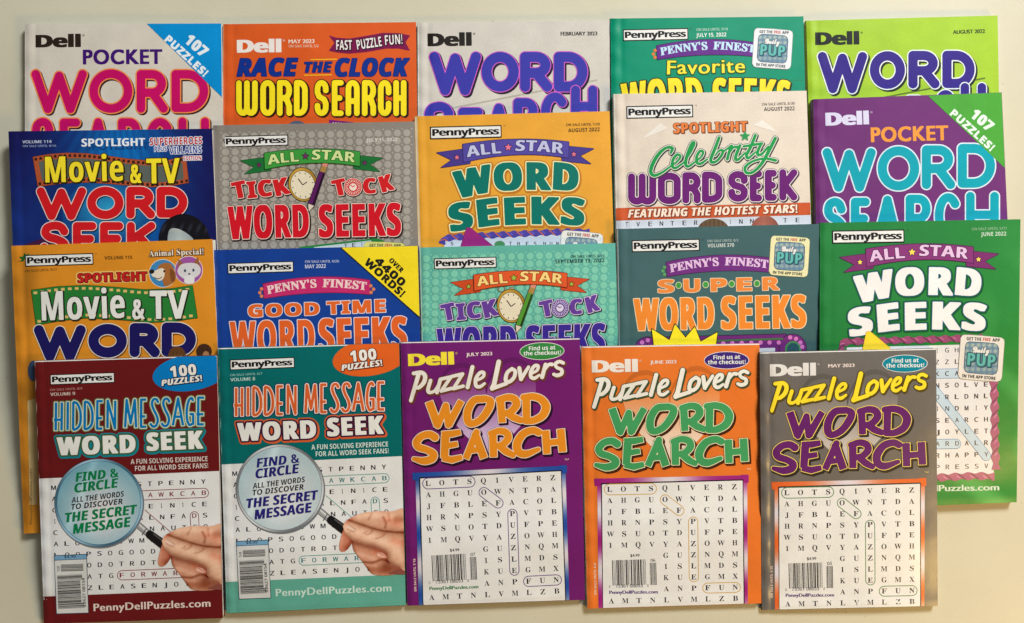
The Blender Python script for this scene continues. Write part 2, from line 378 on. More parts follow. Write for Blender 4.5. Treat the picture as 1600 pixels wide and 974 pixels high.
    def strokes(self, lst, layers, cell=.7, clip=True, sm=False):
        s_ = self.f[2] / self.sc(); L = []
        for st in lst:
            pts, wd = st[0], np.asarray(st[1], float) / s_; fl = st[2] if len(st) > 2 and st[2] else (0, 0); smf = st[3] if len(st) > 3 else sm
            if smf:
                if wd.ndim: wd = np.interp(np.linspace(0, 1, (len(pts) - 1) * 6 + 1), np.linspace(0, 1, len(pts)), wd)
                pts = smooth(pts, 6)
            L.append((self.px(pts), wd, fl))
        A = np.vstack([l[0] for l in L]); mw = max(np.max(l[1]) for l in L) / 2
        def fun(X, Y):
            D = np.full(X.shape, 1e3); x0, y0, cl = X[0, 0], Y[0, 0], X[0, 1] - X[0, 0]
            for p, wd, fl in L:
                m_ = np.max(wd) / 2 + 8; j0, j1 = int(max((p[:, 0].min() - m_ - x0) / cl, 0)), int((p[:, 0].max() + m_ - x0) / cl) + 2; i0, i1 = int(max((p[:, 1].min() - m_ - y0) / cl, 0)), int((p[:, 1].max() + m_ - y0) / cl) + 2
                sl = (slice(i0, i1), slice(j0, j1)); D[sl] = np.minimum(D[sl], d_stroke(X[sl], Y[sl], p, wd, fl))
            return D
        self.field(fun, A.min(0) - mw, A.max(0) + mw, layers, cell, clip)
    def line(self, pts, wd, col, closed=False, sm=False):   # thin printed line: a ribbon
        p = self.px(smooth(pts, 5) if sm else pts); 
        if closed: p = np.vstack([p, p[:1]])
        e_ = np.concatenate([[0], np.cumsum(np.hypot(*np.diff(p, axis=0).T))]); k_ = np.unique(np.concatenate([e_, np.arange(0, e_[-1], 6.)])); p = np.stack([np.interp(k_, e_, p[:, 0]), np.interp(k_, e_, p[:, 1])], 1)
        wd = wd / self.f[2] * self.sc() / 2; q = []; n = len(p)
        d = np.gradient(p, axis=0); 
        if closed: d[0] = d[-1] = p[1] - p[-2]
        d /= np.maximum(np.hypot(d[:, 0], d[:, 1]), 1e-9)[:, None]; nn = np.stack([-d[:, 1], d[:, 0]], 1)
        V = np.vstack([p + nn * wd, p - nn * wd]); self.add(V, [[i, i + 1, n + i + 1, n + i] for i in range(n - 1)], col)
    def loop(self, a, b, r, wd, col):        # a pencil ring round a found word
        a, b = np.array(a, float), np.array(b, float); th = math.atan2(*(b - a)[::-1]); A = []
        for k in np.linspace(-math.pi / 2, math.pi / 2, 9): A.append(b + r * np.array([math.cos(th + k), math.sin(th + k)]))
        for k in np.linspace(math.pi / 2, 3 * math.pi / 2, 9): A.append(a + r * np.array([math.cos(th + k), math.sin(th + k)]))
        out = [];
        for i in range(len(A)):
            p, q = A[i], A[(i + 1) % len(A)]; n = max(int(np.hypot(*(q - p)) / 30), 1); out += [p + (q - p) * k / n for k in range(n)]
        self.line(out, wd, col, closed=True)
    def dots(self, cen, r, col, n=14):
        cen = np.asarray(cen, float); a = np.linspace(0, 2 * math.pi, n, endpoint=False); V = []; Fs = []
        for i, c in enumerate(cen):
            V.append(np.stack([c[0] + r * np.cos(a), c[1] + r * np.sin(a)], 1)); Fs.append(list(range(i * n, i * n + n)))
        V = self.px(np.vstack(V)); ok = d_poly(V[:, 0], V[:, 1], self.q) < -.3
        Fs = [f for f in Fs if ok[f].all()]; self.add(V, Fs, col)
    def txt(self, s_, font, p0, p1, h, col=None, bold=0., arc=0., shear=0., layers=None, track=0., cell=.6, jit=None):
        """baseline ink from p0 to p1, cap height h (frame units); arc lifts the middle; layers = outlined print"""
        S = self.f[2]; p0, p1 = np.array(p0, float) / S, np.array(p1, float) / S; h = h / S; arc = arc / S; Wd = np.hypot(*(p1 - p0)); ex = (p1 - p0) / Wd; up = np.array([ex[1], -ex[0]])
        ch = cap_h(font); x = 0.; G = []
        for c in s_:
            g = glyph(c, font); G.append((g, x, c)); x += g[3] + track + (bold * .9 if layers else 0)
        xs = np.concatenate([g[0][:, 0] + gx for g, gx, c in G if len(g[0])]); lo, hi = xs.min(), xs.max(); kx, ky = Wd / (hi - lo), h / ch
        bpx = bpy_ = 0
        if layers is not None:
            b_ = bold * min(kx, ky); bpx, bpy_ = round(b_ * .55 / cell) * cell, round(b_ * .22 / cell) * cell; kx, ky = (Wd - 2 * bpx) / (hi - lo), (h - 2 * bpy_) / ch
        org = np.array(self.f[:2])
        def out(F):           # flat (x right, y up) -> photo
            b = 1 - (2 * F[:, 0] / Wd - 1) ** 2
            return self.ww(org + p0 + (F[:, 0] + shear * F[:, 1])[:, None] * ex + (F[:, 1] + arc * b)[:, None] * up)
        if layers is None:
            V = []; Fs = []; o = 0; Z = []
            for g, gx, c in G:
                if not len(g[0]): continue
                b_ = bold * (.5 if font in ('sb', 'sbi', 'serif', 'script') else .85)
                for d_ in ((0,) if b_ < .004 else (0, -b_, b_)):      # heavier weight: the same glyph printed again a hair to each side
                    V.append((g[0] + [gx - lo + d_, 0]) * [kx, ky]); Fs += [[i + o for i in f] for f in g[1]]; o += len(g[0]); Z.append(np.full(len(g[0]), 0. if d_ == 0 else (.12 if d_ < 0 else .24)))
            self.add(out(np.vstack(V)), Fs, col, zx=np.concatenate(Z)); return
        segs = []
        for n_, (g, gx, c) in enumerate(G):
            if not len(g[0]): continue
            q = (g[2].reshape(-1, 2) + [gx - lo, 0]) * [kx, ky] + [bpx, bpy_]
            if jit: 
                r_, dy = jit[n_ % len(jit)]; ce = (q.min(0) + q.max(0)) / 2; cr, sr = math.cos(math.radians(r_)), math.sin(math.radians(r_)); d = q - ce; q = np.stack([d[:, 0] * cr - d[:, 1] * sr, d[:, 0] * sr + d[:, 1] * cr], 1) + ce + [0, dy / S]
            segs.append((q.reshape(-1, 4), 0))
        cap = max(abs(l[0]) for l in layers) + 8 + bpx
        lo2 = np.array([-cap, min(q.reshape(-1, 2)[:, 1].min() for q, _ in segs) - cap]); hi2 = np.array([Wd + cap, max(q.reshape(-1, 2)[:, 1].max() for q, _ in segs) + cap])
        nx, ny = np.ceil((hi2 - lo2) / cell).astype(int) + 1; D = np.full((ny, nx), 1e3); gxs = lo2[0] + np.arange(nx) * cell; gys = lo2[1] + np.arange(ny) * cell
        for q, e_ in segs:
            m_ = cap; a = q.reshape(-1, 2); j0, j1 = np.searchsorted(gxs, [a[:, 0].min() - m_, a[:, 0].max() + m_]); i0, i1 = np.searchsorted(gys, [a[:, 1].min() - m_, a[:, 1].max() + m_])
            X, Y = np.meshgrid(gxs[j0:j1], gys[i0:i1]); D[i0:i1, j0:j1] = np.minimum(D[i0:i1, j0:j1], d_segs(X, Y, q) - e_)
        for ax, n_ in ((1, int(round(bpx / cell))), (0, int(round(bpy_ / cell)))):
            F0 = D.copy()
            for k in range(1, n_ + 1): D = np.minimum(D, np.minimum(np.roll(F0, k, ax), np.roll(F0, -k, ax)))
        for off, c, *exx in layers:
            E = D - off
            if exx and exx[0]:
                dx, dy = exx[0]; dy = -dy; n = int(max(abs(dx), abs(dy)) / cell) + 1; F0 = E.copy()
                for k in range(1, n + 1):
                    E = np.minimum(E, np.roll(np.roll(F0, int(round(dx * k / n / cell)), 1), int(round(dy * k / n / cell)), 0))
            V, Fs = march(E, 0, lo2[0], lo2[1], cell); 
            if len(V): self.add(out(V), Fs, c)
    # letters drawn as pen strokes, each in its own box (x0, x1, top, bottom)
    def pen(self, style, letters, wd, layers, cell=.7, slant=0.):
        L = []
        for ch, x0, x1, y0, y1 in letters:
            r = wd / 2; X0, X1, Y0, Y1 = x0 + r, x1 - r, y0 + r, y1 - r
            for st in PEN[style][ch]:
                pts, sm = (st[0], True) if isinstance(st, tuple) else (st, False)
                pts = smooth(pts, 5) if sm else np.array(pts, float)
                P = np.stack([X0 + (X1 - X0) * pts[:, 0] + slant * (1 - pts[:, 1]) * (Y1 - Y0), Y0 + (Y1 - Y0) * pts[:, 1]], 1); L.append((P, wd, (1, 1) if style in ('message',) else None))
        self.strokes(L, layers, cell)
def el(a0, a1, cx=.5, cy=.5, rx=.5, ry=.5, n=20):
    t = np.radians(np.linspace(a0, a1, n)); return np.stack([cx + rx * np.cos(t), cy + ry * np.sin(t)], 1).tolist()
PEN = {'bubble': {
    'W': [[(0, 0), (.26, 1), (.5, .05), (.74, 1), (1, 0)]], 'O': [el(0, 360, n=36)],
    'R': [[(0, 1), (0, 0), (.5, 0)] + el(-90, 90, .5, .27, .42, .27, 12) + [(0, .54)], [(.5, .54), (1, 1)]],
    'D': [[(.4, 0), (0, 0), (0, 1), (.4, 1)] + el(90, -90, .4, .5, .6, .5, 18)],
    'S': [([(.95, .2), (.8, .04), (.5, -.02), (.15, .06), (.05, .26), (.25, .42), (.6, .5), (.95, .66), (.93, .88), (.6, 1.02), (.2, .98), (0, .8)],)],
    'E': [[(1, 0), (0, 0), (0, 1), (1, 1)], [(0, .5), (.85, .5)]], 'A': [[(0, 1), (.5, 0), (1, 1)], [(.2, .66), (.8, .66)]],
    'C': [el(-40, -320, n=28)], 'H': [[(0, 0), (0, 1)], [(1, 0), (1, 1)], [(0, .5), (1, .5)]], 'K': [[(0, 0), (0, 1)], [(.95, 0), (.05, .55)], [(.35, .4), (1, 1)]]},
 'deco': {
    'W': [[(0, 0), (0, .8)] + el(180, 0, .25, .8, .25, .2, 8) + [(.5, 0)], [(.5, .8)] + el(180, 0, .75, .8, .25, .2, 8) + [(1, 0)]],
    'O': [[(0, .3)] + el(180, 360, .5, .2, .5, .2, 10) + el(0, 180, .5, .8, .5, .2, 10) + [(0, .3)]],
    'R': [[(0, 1), (0, 0), (.5, 0)] + el(-90, 90, .5, .25, .5, .25, 10) + [(.2, .5)], [(.45, .5), (.75, .56), (1, .78), (1, 1)]],
    'D': [[(.3, 0), (0, 0), (0, 1), (.3, 1)] + el(90, 0, .3, .75, .7, .25, 8) + el(0, -90, .3, .25, .7, .25, 8)],
    'S': [[(1, .25)] + el(0, -180, .5, .2, .5, .2, 10) + [(0, .32), (.2, .45), (.8, .55), (1, .68)] + el(0, 180, .5, .8, .5, .2, 10) + [(0, .75)]],
    'E': [[(1, 0), (0, 0), (0, 1), (1, 1)], [(0, .5), (.8, .5)]],
    'A': [[(0, 1), (0, .2)] + el(180, 360, .5, .2, .5, .2, 10) + [(1, 1)], [(0, .6), (1, .6)]],
    'C': [[(1, .32)] + el(0, -180, .5, .2, .5, .2, 10) + el(180, 0, .5, .8, .5, .2, 10) + [(1, .68)]],
    'H': [[(0, 0), (0, 1)], [(1, 0), (1, 1)], [(0, .5), (1, .5)]], 'K': [[(0, 0), (0, 1)], [(1, 0), (.15, .5), (1, 1)]]},
 'message': {
    'H': [[(.15, 0), (.15, 1)], [(.9, 0), (.9, 1)], [(-.1, .62), (.9, .62)]], 'I': [[(.5, 0), (.5, 1)]],
    'D': [[(0, 0), (0, 1)], ([(0, 0), (.5, .06), (.9, .3), (1, .6), (.85, .85), (.4, .98), (0, 1)],)],
    'E': [[(1, 0), (.15, 0), (.15, 1), (1, 1)], [(-.1, .62), (.9, .62)]], 'N': [[(0, 1), (0, 0), (1, 1), (1, 0)]],
    'M': [[(0, 1), (.12, 0), (.5, .85), (.86, 0), (1, 1)]],
    'S': [([(1, .12), (.75, 0), (.35, .02), (.2, .18), (.45, .4), (.8, .6), (.95, .8), (.7, .98), (.3, 1), (0, .9)],)],
    'A': [[(0, 1), (.5, 0), (1, 1)], [(.15, .68), (.9, .68)]],
    'G': [([(1, .1), (.7, 0), (.25, .12), (0, .45), (.05, .8), (.4, 1), (.85, .97)],), [(1, 1), (1, .6), (.45, .6)]]}}
BLACK, WHITE = (25, 22, 24), (226, 224, 220)
# ------------------------------------------------------------------ things several covers share
def press(m, a, b, h):                  # boxed publisher mark; a = top left, b = top right corner
    a, b = np.array(a, float), np.array(b, float); e = (b - a) / np.hypot(*(b - a)); n = np.array([-e[1], e[0]]) * h; g = h / 60.
    m.part('publisher_mark'); m.poly([a, b, b + n, a + n], BLACK, cell=.7); i = 5 * g
    m.poly([a + e * i + n * .085, b - e * i + n * .085, b - e * i + n * .915, a + e * i + n * .915], (232, 230, 226), cell=.7)
    k = np.hypot(*(b - a)); m.txt('PennyPress', 'sb', a + e * k * .03 + n * .74, a + e * k * .965 + n * .74, h * .54, bold=.04, track=-.075, layers=[(0.05, BLACK)], cell=.45)
    m.txt('®', 'sans', b + e * k * .03 + n * .12, b + e * k * .055 + n * .12, h * .12, (70, 60, 60))
def dell(m, a, b, h, col):
    m.part('publisher_mark'); m.txt('Dell', 'sb', a, b, h, bold=.075, track=-.09, layers=[(0, col)], cell=.5); a, b = np.array(a, float), np.array(b, float)
    m.txt('®', 'bf', b + [8, -h * .85], b + [22, -h * .85], 12, col)
def star(m, x, y, r, col, rim):
    p = [(x + (r if k % 2 == 0 else r * .42) * math.sin(k * math.pi / 5), y - (r if k % 2 == 0 else r * .42) * math.cos(k * math.pi / 5)) for k in range(10)]
    m.poly(p, col, [(.9, rim), (0, col)], cell=.6)
def all_star(m, src, dst, c1, c2, ctext, cstar, crim):      # drawn in the frame of the golden cover
    m.fr(630, 160, 4.428).warp(src, dst); m.part('ribbon_banner')
    m.poly([(232, 350), (410, 325), (470, 380), (462, 424), (262, 452), (335, 400)], c2, [(.8, crim), (0, c2)], cell=.7)
    m.poly([(1318, 322), (1142, 305), (1092, 350), (1100, 406), (1298, 426), (1222, 372)], c2, [(.8, crim), (0, c2)], cell=.7)
    t = np.linspace(0, 1, 14); up = [(412 + 733 * k, 292 - 16 * k - 110 * (k - k * k)) for k in t]; dn = [(418 + 727 * k, 415 - 30 * k - 150 * (k - k * k)) for k in t]
    m.poly(up + dn[::-1], c1, [(1.0, crim), (0, c1)], cell=.7)
    m.txt('ALL', 'sb', (440, 381), (680, 352), 74, bold=.02, arc=4, layers=[(1.0, crim), (0, ctext)])
    m.txt('STAR', 'sb', (775, 337), (1108, 357), 74, bold=.02, arc=7, layers=[(1.0, crim), (0, ctext)])
    star(m, 727, 312, 27, cstar, crim); star(m, 372, 382, 20, cstar, crim); star(m, 1181, 360, 20, cstar, crim); m.warp()
def finest(m, dst, cb, ct, cd, right=True):          # drawn in the frame of the royal blue cover
    m.fr(310, 360, 4.428).warp([(411.6, 454.3), (577.3, 453.1)], dst); m.part('ribbon_banner')
    t = np.linspace(0, 1, 14); up = [(448 + 738 * k, 372 - 26 * k - 140 * (k - k * k)) for k in t]; dn = [(455 + 733 * k, 472 - 28 * k - 100 * (k - k * k)) for k in t]
    m.poly(up + dn[::-1], cb, [(.9, tuple(np.array(cb) * .55)), (0, cb)], cell=.7)
    m.txt("PENNY'S", 'serif', (478, 443), (820, 396), 56, bold=.02, arc=8, layers=[(0.1, ct)], cell=.5)
    m.txt('FINEST', 'serif', (858, 394), (1162, 416), 56, bold=.02, arc=6, layers=[(0.1, ct)], cell=.5)
    pts = [(437, 406), (425, 432), (437, 456)] + ([(1193, 385), (1212, 408), (1195, 430)] if right else [])
    for p in pts: m.ell(*p, 12, 12, cd, n=14, cell=.6)
    m.warp()
def app(m, dst, paper, n='app_sticker'):             # drawn in the frame of the dark teal cover, corners of its label as control points
    m.fr(940, 340, 4.428).warp([(1206.5, 369), (1265, 373)], dst); m.part(n)
    m.poly([(1192, 128), (1200, 128), (1300, 132), (1410, 142), (1420, 143), (1436, 154), (1439, 172), (1426, 385), (1418, 404), (1400, 411), (1290, 405), (1182, 397), (1168, 390), (1159, 372), (1172, 150), (1180, 134)], paper, [(.6, tuple(np.array(paper) * .7)), (0, paper)], cell=.7)
    def tile(a, b):
        w_ = np.clip(np.abs(np.sin(a * 19)) * np.abs(np.sin(b * 17 + 3)), 0, 1)[:, None] * (1 - .3 * b[:, None]); return np.array([96, 128, 158]) * (1 - w_ * .8) + np.array([196, 206, 176]) * w_ * .8
    m.poly([(1226, 171), (1300, 174), (1378, 180), (1396, 190), (1404, 208), (1398, 340), (1390, 360), (1370, 368), (1300, 364), (1218, 358), (1202, 349), (1195, 330), (1202, 196), (1210, 178)], tile, [(.9, (60, 74, 96)), (0, tile)], cell=.7)
    m.txt('GET THE', 'sb', (1208, 160), (1298, 163), 20, (50, 45, 45), bold=.02); m.txt('FREE', 'sb', (1308, 163), (1355, 165), 20, (196, 50, 40), bold=.02); m.txt('APP', 'sb', (1366, 166), (1411, 168), 20, (50, 45, 45), bold=.02)
    m.txt('IN THE APP STORE', 'sb', (1184, 388), (1388, 402), 19, (50, 45, 45), bold=.02)
    m.txt('PUP', 'sb', (1212, 312), (1384, 322), 74, bold=.03, layers=[(1.3, (44, 86, 100), (1, 1)), (0, (96, 178, 172))], cell=.5)
    m.txt('Daily', 'script', (1246, 234), (1348, 238), 36, bold=.05, layers=[(.9, (84, 96, 120)), (.2, (222, 222, 216))], cell=.5)
    m.warp()
def bars(m, quad, vertical, n, col=(45, 42, 44), seed=3):
    r = np.random.default_rng(seed); a = np.array(quad, float); tot = 0; seq = []
    for k in range(n): seq.append((r.choice([1, 1, 2, 3]), r.choice([1, 1, 2, 2]))); tot += sum(seq[-1])
    f = 0; V = []; Fs = []
    for wb, wg in seq:
        g0, g1 = f / tot, (f + wb) / tot; f += wb + wg
        pt = lambda s_, t: (a[0] * (1 - s_) + a[1] * s_) * (1 - t) + (a[3] * (1 - s_) + a[2] * s_) * t
        q = [pt(g0, 0), pt(g1, 0), pt(g1, 1), pt(g0, 1)] if vertical else [pt(0, g0), pt(1, g0), pt(1, g1), pt(0, g1)]
        A, B = (np.array([q[0], q[1]]), np.array([q[3], q[2]])) if vertical else (np.array([q[0], q[3]]), np.array([q[1], q[2]]))
        for k in range(8):
            o = len(V); V += [*(A + (B - A) * k / 8), *(A + (B - A) * (k + 1) / 8)]; Fs.append([o, o + 1, o + 3, o + 2])
    m.add(m.px(np.array(V)), Fs, col)
_prev = [None]
_oi = Mag.__init__
def _init(self, *a, **k):
    if _prev[0]: _prev[0].flush()
    _prev[0] = self; _oi(self, *a, **k)
Mag.__init__ = _init
# ================================================================== row at the top
def flash(m, pts, col, texts, tc, rim=None):
    m.part('corner_flash')
    if rim: m.poly([(pts[0][0] - 9, pts[0][1]), pts[1], (pts[2][0], pts[2][1] + 9)], rim, cell=1)
    m.poly(pts, col, cell=1)
    for s_, f, a, b, h in texts: m.txt(s_, f, a, b, h, bold=.045, layers=[(0, tc)], cell=.5)
def bubble(m, letters, wd, rim, fill, inset=1.7, shadow=None, name='title_print'):
    m.part(name); L = []
    if shadow: L.append((0, shadow[0], shadow[1]))
    m.pen('bubble', letters, wd, L + [(0, rim), (-inset, fill)])
m = Mag('beige magazine with raspberry bubble letters and a sky blue corner flash', [(38.8, 37.5), (346, 36.5), (351, 470), (39, 472)], .0070, (212, 203, 190), seed=1, spine=(205, 196, 184))
m.fr(0, 0, 3.9925); dell(m, (222, 297), (505, 294), 78, (44, 32, 26))
m.part('series_line').txt('POCKET', 'bf', (517, 403), (1013, 400), 92, bold=.06, layers=[(0, (62, 18, 110))])
bubble(m, [('W', 188, 550, 430, 715), ('O', 550, 834, 426, 713), ('R', 845, 1055, 430, 712), ('D', 1062, 1307, 430, 708)], 69, (238, 140, 74), (196, 10, 98), 1.9, ((50, 25, 30), (2, 2)))
bubble(m, [('S', 188, 345, 733, 1010), ('E', 365, 508, 733, 1008), ('A', 525, 700, 731, 1006), ('R', 728, 892, 731, 1004), ('C', 905, 1092, 729, 1004), ('H', 1105, 1312, 727, 1002)], 66, (238, 140, 74), (196, 10, 98), 1.9, ((50, 25, 30), (2, 2)), 'subtitle_print')
flash(m, [(912, 145), (1381, 145), (1384, 607)], (0, 138, 206), [('107', 'sbi', (1146, 262), (1262, 362), 70), ('PUZZLES!', 'sb', (1022, 254), (1270, 482), 50)], (228, 236, 240))

m = Mag('orange magazine with yellow condensed title under navy slanted words and a wine red ribbon', [(348.6, 38), (650, 34.8), (655.5, 466), (349, 470)], .0052, (216, 90, 34), seed=2, spine=(200, 190, 178), strip=((214, 150, 116), 1.2))
m.fr(300, 0, 3.9925); dell(m, (280, 330), (558, 327), 80, (236, 226, 220))
m.part('issue_date').txt('MAY 2023', 'bf', (603, 272), (763, 269), 24, (240, 220, 205), bold=.035); m.txt('ON SALE UNTIL 5/2', 'sans', (603, 297), (790, 295), 16, (240, 205, 180), bold=.01)
m.part('ribbon_banner').poly([(853, 222), (900, 236), (980, 242), (1080, 226), (1190, 206), (1290, 208), (1362, 222), (1332, 264), (1360, 318), (1290, 304), (1210, 304), (1090, 326), (980, 336), (910, 330), (853, 318), (888, 268)], (122, 18, 72), cell=.7)
m.txt('FAST', 'sb', (900, 312), (998, 311), 60, bold=.01, layers=[(1.1, (50, 14, 40), (.6, .8)), (0, (238, 230, 226))], cell=.5)
m.txt('PUZZLE', 'sb', (1032, 311), (1186, 288), 60, bold=.01, layers=[(1.1, (50, 14, 40), (.6, .8)), (0, (238, 230, 226))], cell=.5)
m.txt('FUN!', 'sb', (1206, 282), (1314, 274), 60, bold=.01, layers=[(1.1, (50, 14, 40), (.6, .8)), (0, (238, 230, 226))], cell=.5)
m.part('series_line')
for s_, a, b, h in (('RACE', (280, 478), (662, 475), 112), ('THE', (702, 453), (874, 451), 64), ('CLOCK', (893, 478), (1358, 476), 112)): m.txt(s_, 'sbi', a, b, h, bold=.035, layers=[(.8, (12, 30, 96)), (0, (14, 48, 138))])
m.line([(740, 373), (905, 370)], 6, (250, 190, 40)); m.line([(700, 470), (872, 468)], 6, (250, 190, 40))
m.part('title_print').pen('deco', [('W', 275, 410, 502, 724), ('O', 426, 518, 500, 724), ('R', 530, 624, 500, 724), ('D', 636, 722, 500, 724), ('S', 765, 852, 500, 725), ('E', 872, 946, 500, 725), ('A', 958, 1046, 500, 725), ('R', 1060, 1148, 500, 725), ('C', 1160, 1244, 500, 725), ('H', 1256, 1338, 500, 725)], 35, [(1.4, (48, 22, 16), (2, 1.5)), (0, (248, 224, 34))])
m.part('lower_picture').poly([(855, 748), (1010, 764), (1020, 1000), (850, 1000)], (120, 26, 110)); m.txt('JAMMED', 'sbi', (866, 800), (1002, 806), 36, WHITE, bold=.03); m.ell(655, 820, 70, 66, (84, 92, 112))

m = Mag('pale grey magazine with violet blue bubble title outlined pink and a thin grey slanting line', [(652.4, 35.6), (952.3, 32.2), (955, 460), (654.5, 466)], .0050, (206, 200, 190), seed=3, wr=1.4, spine=(224, 218, 208), strip=((226, 222, 214), 2.4))
m.fr(620, 0, 3.9925); dell(m, (192, 290), (468, 286), 80, (36, 30, 26)); m.part('issue_date').txt('FEBRUARY 2023', 'bf', (1023, 223), (1250, 221), 23, (40, 36, 34), bold=.04)
m.part('slanting_line').line([(360, 672), (1250, 500)], 9, (176, 170, 156))
V3 = (58, 56, 164)
bubble(m, [('W', 198, 530, 320, 600), ('O', 523, 766, 320, 578), ('R', 764, 975, 320, 578), ('D', 975, 1195, 320, 578)], 73, (206, 96, 196), V3, 1.3, ((40, 22, 50), (3, 2.5)))
bubble(m, [('S', 162, 365, 636, 900), ('E', 378, 540, 668, 890), ('A', 552, 720, 642, 880), ('R', 722, 892, 608, 860), ('C', 895, 1078, 572, 830), ('H', 1082, 1255, 530, 800)], 66, (206, 96, 196), V3, 1.3, ((40, 22, 50), (2.5, 2)), 'subtitle_print')

m = Mag('emerald green magazine with yellow hand lettering and a white app sticker', [(953.8, 29.2), (1255.3, 25.8), (1266, 452), (958.5, 456)], .0056, (0, 140, 106), seed=4, wr=1.6, spine=(0, 92, 74))
m.fr(920, 0, 3.9925); press(m, (212, 185), (620, 176), 73)
m.part('issue_date').txt('ON SALE UNTIL 7/19', 'sans', (672, 194), (866, 190), 16, (190, 220, 208), bold=.01); m.txt('JULY 15, 2022', 'sb', (670, 232), (858, 228), 24, (226, 236, 230))
m.part('crease_line').line([(150, 514), (700, 516), (1338, 500)], 3, (60, 132, 84))
finest(m, [(1026.4, 81.6), (1184.2, 82)], (98, 36, 134), (190, 222, 240), (224, 120, 60), False)
m.fr(920, 0, 3.9925).part('series_line').txt('Favorite', 'bf', (490, 466), (975, 452), 86, bold=.035, layers=[(1.2, (40, 92, 36), (.6, .8)), (0, (248, 222, 60))], jit=[(-3, 0), (2, 3), (-2, 0), (3, 0), (-2, 2), (0, 0), (4, 0), (-4, 0)])
m.part('title_print').txt('WORD', 'sb', (215, 752), (722, 712), 226, bold=.05, arc=14, layers=[(1.5, (42, 40, 24), (1, 1)), (0, (250, 222, 44))])
m.txt('SEEKS', 'sb', (765, 712), (1252, 728), 222, bold=.05, arc=8, layers=[(1.5, (42, 40, 24), (1, 1)), (0, (250, 222, 44))])
app(m, [(1180.5, 44.6), (1238.6, 48.8)], (226, 228, 230))

m = Mag('lime green magazine with indigo bubble letters outlined in white', [(1259.8, 32.6), (1558.8, 24.4), (1566, 446), (1271, 452)], .0050, (160, 196, 48), seed=5, spine=(120, 156, 36))
m.fr(1200, 0, 3.9925); dell(m, (295, 282), (570, 278), 79, (26, 30, 24)); m.part('issue_date').txt('AUGUST 2022', 'bf', (1155, 213), (1353, 206), 23, (40, 52, 26), bold=.045)
m.part('slanting_line').line([(720, 609), (1355, 488)], 9, (92, 112, 40))
I5 = (50, 32, 130)
bubble(m, [('W', 303, 626, 318, 590), ('O', 628, 862, 313, 563), ('R', 868, 1078, 311, 560), ('D', 1080, 1297, 310, 558)], 73, (230, 236, 232), I5, 1.8, ((34, 40, 30), (3, 3)))
bubble(m, [('R', 850, 1010, 590, 830), ('C', 1030, 1185, 556, 810), ('H', 1195, 1367, 512, 790)], 66, (230, 236, 232), I5, 1.6, ((34, 40, 30), (3, 3)), 'subtitle_print')
# ================================================================== second row
def film(m, top, bot, c1, c2, cd, dash):
    m.part('film_strip'); m.poly(top + bot[::-1], c1, [(.7, tuple(np.array(c1) * .5)), (0, c1)], cell=.8)
    t, b = smooth(top, 8), smooth(bot, 8); n = min(len(t), len(b)); t, b = t[:n], b[:n]
    if c2: m.poly(list(t[2:-2] * .82 + b[2:-2] * .18) + list((t[2:-2] * .17 + b[2:-2] * .83)[::-1]), c2, cell=.8)
    for w_ in (.09, .915):
        L = t * (1 - w_) + b * w_; d = np.concatenate([[0], np.cumsum(np.hypot(*np.diff(L, axis=0).T))]); k = np.arange(dash * .5, d[-1], dash)
        for x, y in zip(np.interp(k, d, L[:, 0]), np.interp(k, d, L[:, 1])):
            r = dash * .26; m.add(m.px([(x - r, y - 9), (x + r, y - 9), (x + r, y + 9), (x - r, y + 9)]), [[0, 1, 2, 3]], cd, dl=False)
def night(a, b):
    c = np.exp(-((a - .52) / .27) ** 2) * (.35 + .65 * np.exp(-((b - .12) / .22) ** 2) + .5 * np.exp(-((b - .36) / .12) ** 2)); ray = .5 + .5 * np.sin(np.arctan2(a - .5, b + .2) * 46); c = np.clip(c * (.82 + .3 * ray), 0, 1)[:, None]
    l = np.clip((.25 - a) * 3, 0, 1)[:, None] * np.clip(b * 3, 0, 1)[:, None]
    return np.array([20, 16, 78]) * (1 - c) + np.array([10, 108, 184]) * c + l * np.array([0, 40, 60])
m = Mag('dark blue magazine with big red bubble letters under a brown film strip', [(13, 205.5), (331.4, 201.3), (349, 631), (30, 636)], .0052, night, seed=6, wr=1.7, spine=(20, 18, 70))
m.fr(0, 180, 4.428); m.part('issue_date').txt('VOLUME 114', 'sans', (155, 196), (357, 193), 20, (196, 204, 224), bold=.025); m.txt('ON SALE UNTIL 8/16', 'sans', (157, 222), (388, 219), 14, (150, 166, 206), bold=.015)
m.part('series_line').txt('SPOTLIGHT', 'sb', (592, 242), (1028, 236), 50, (14, 66, 128), bold=.02); m.txt('SPOTLIGHT', 'sb', (565, 218), (1003, 213), 54, (232, 236, 240), bold=.025)
m.part('skyline_picture').ell(760, 690, 330, 250, lambda a, b: np.array([16, 96, 150]) + np.outer(np.clip(1 - 2.2 * np.hypot(a - .5, b - .42), 0, 1), [30, 70, 60]) - np.outer(np.clip(np.hypot(a - .5, b - .5) * 2, 0, 1), [0, 26, 14]))
m.poly([(150, 905), (330, 840), (480, 870), (700, 905), (700, 1000), (150, 1000)], (70, 24, 60))
film(m, [(228, 290), (350, 270), (460, 262), (600, 266), (760, 286), (900, 305), (1050, 318), (1180, 310), (1285, 286)], [(262, 495), (400, 476), (500, 468), (620, 466), (760, 476), (900, 488), (1050, 498), (1180, 490), (1305, 468)], (176, 82, 48), (92, 98, 92), (44, 26, 22), 34)
m.part('film_title')
for s_, a, b, h in (('Movie', (314, 467), (856, 454), 178), ('&', (900, 470), (980, 470), 126), ('TV', (1014, 474), (1246, 470), 172)): m.txt(s_, 'sb', a, b, h, bold=.02 if s_ != '&' else .05, layers=[(1.4, (44, 34, 14), (1, 1)), (0, (246, 222, 46))])
m.part('edition_badge')
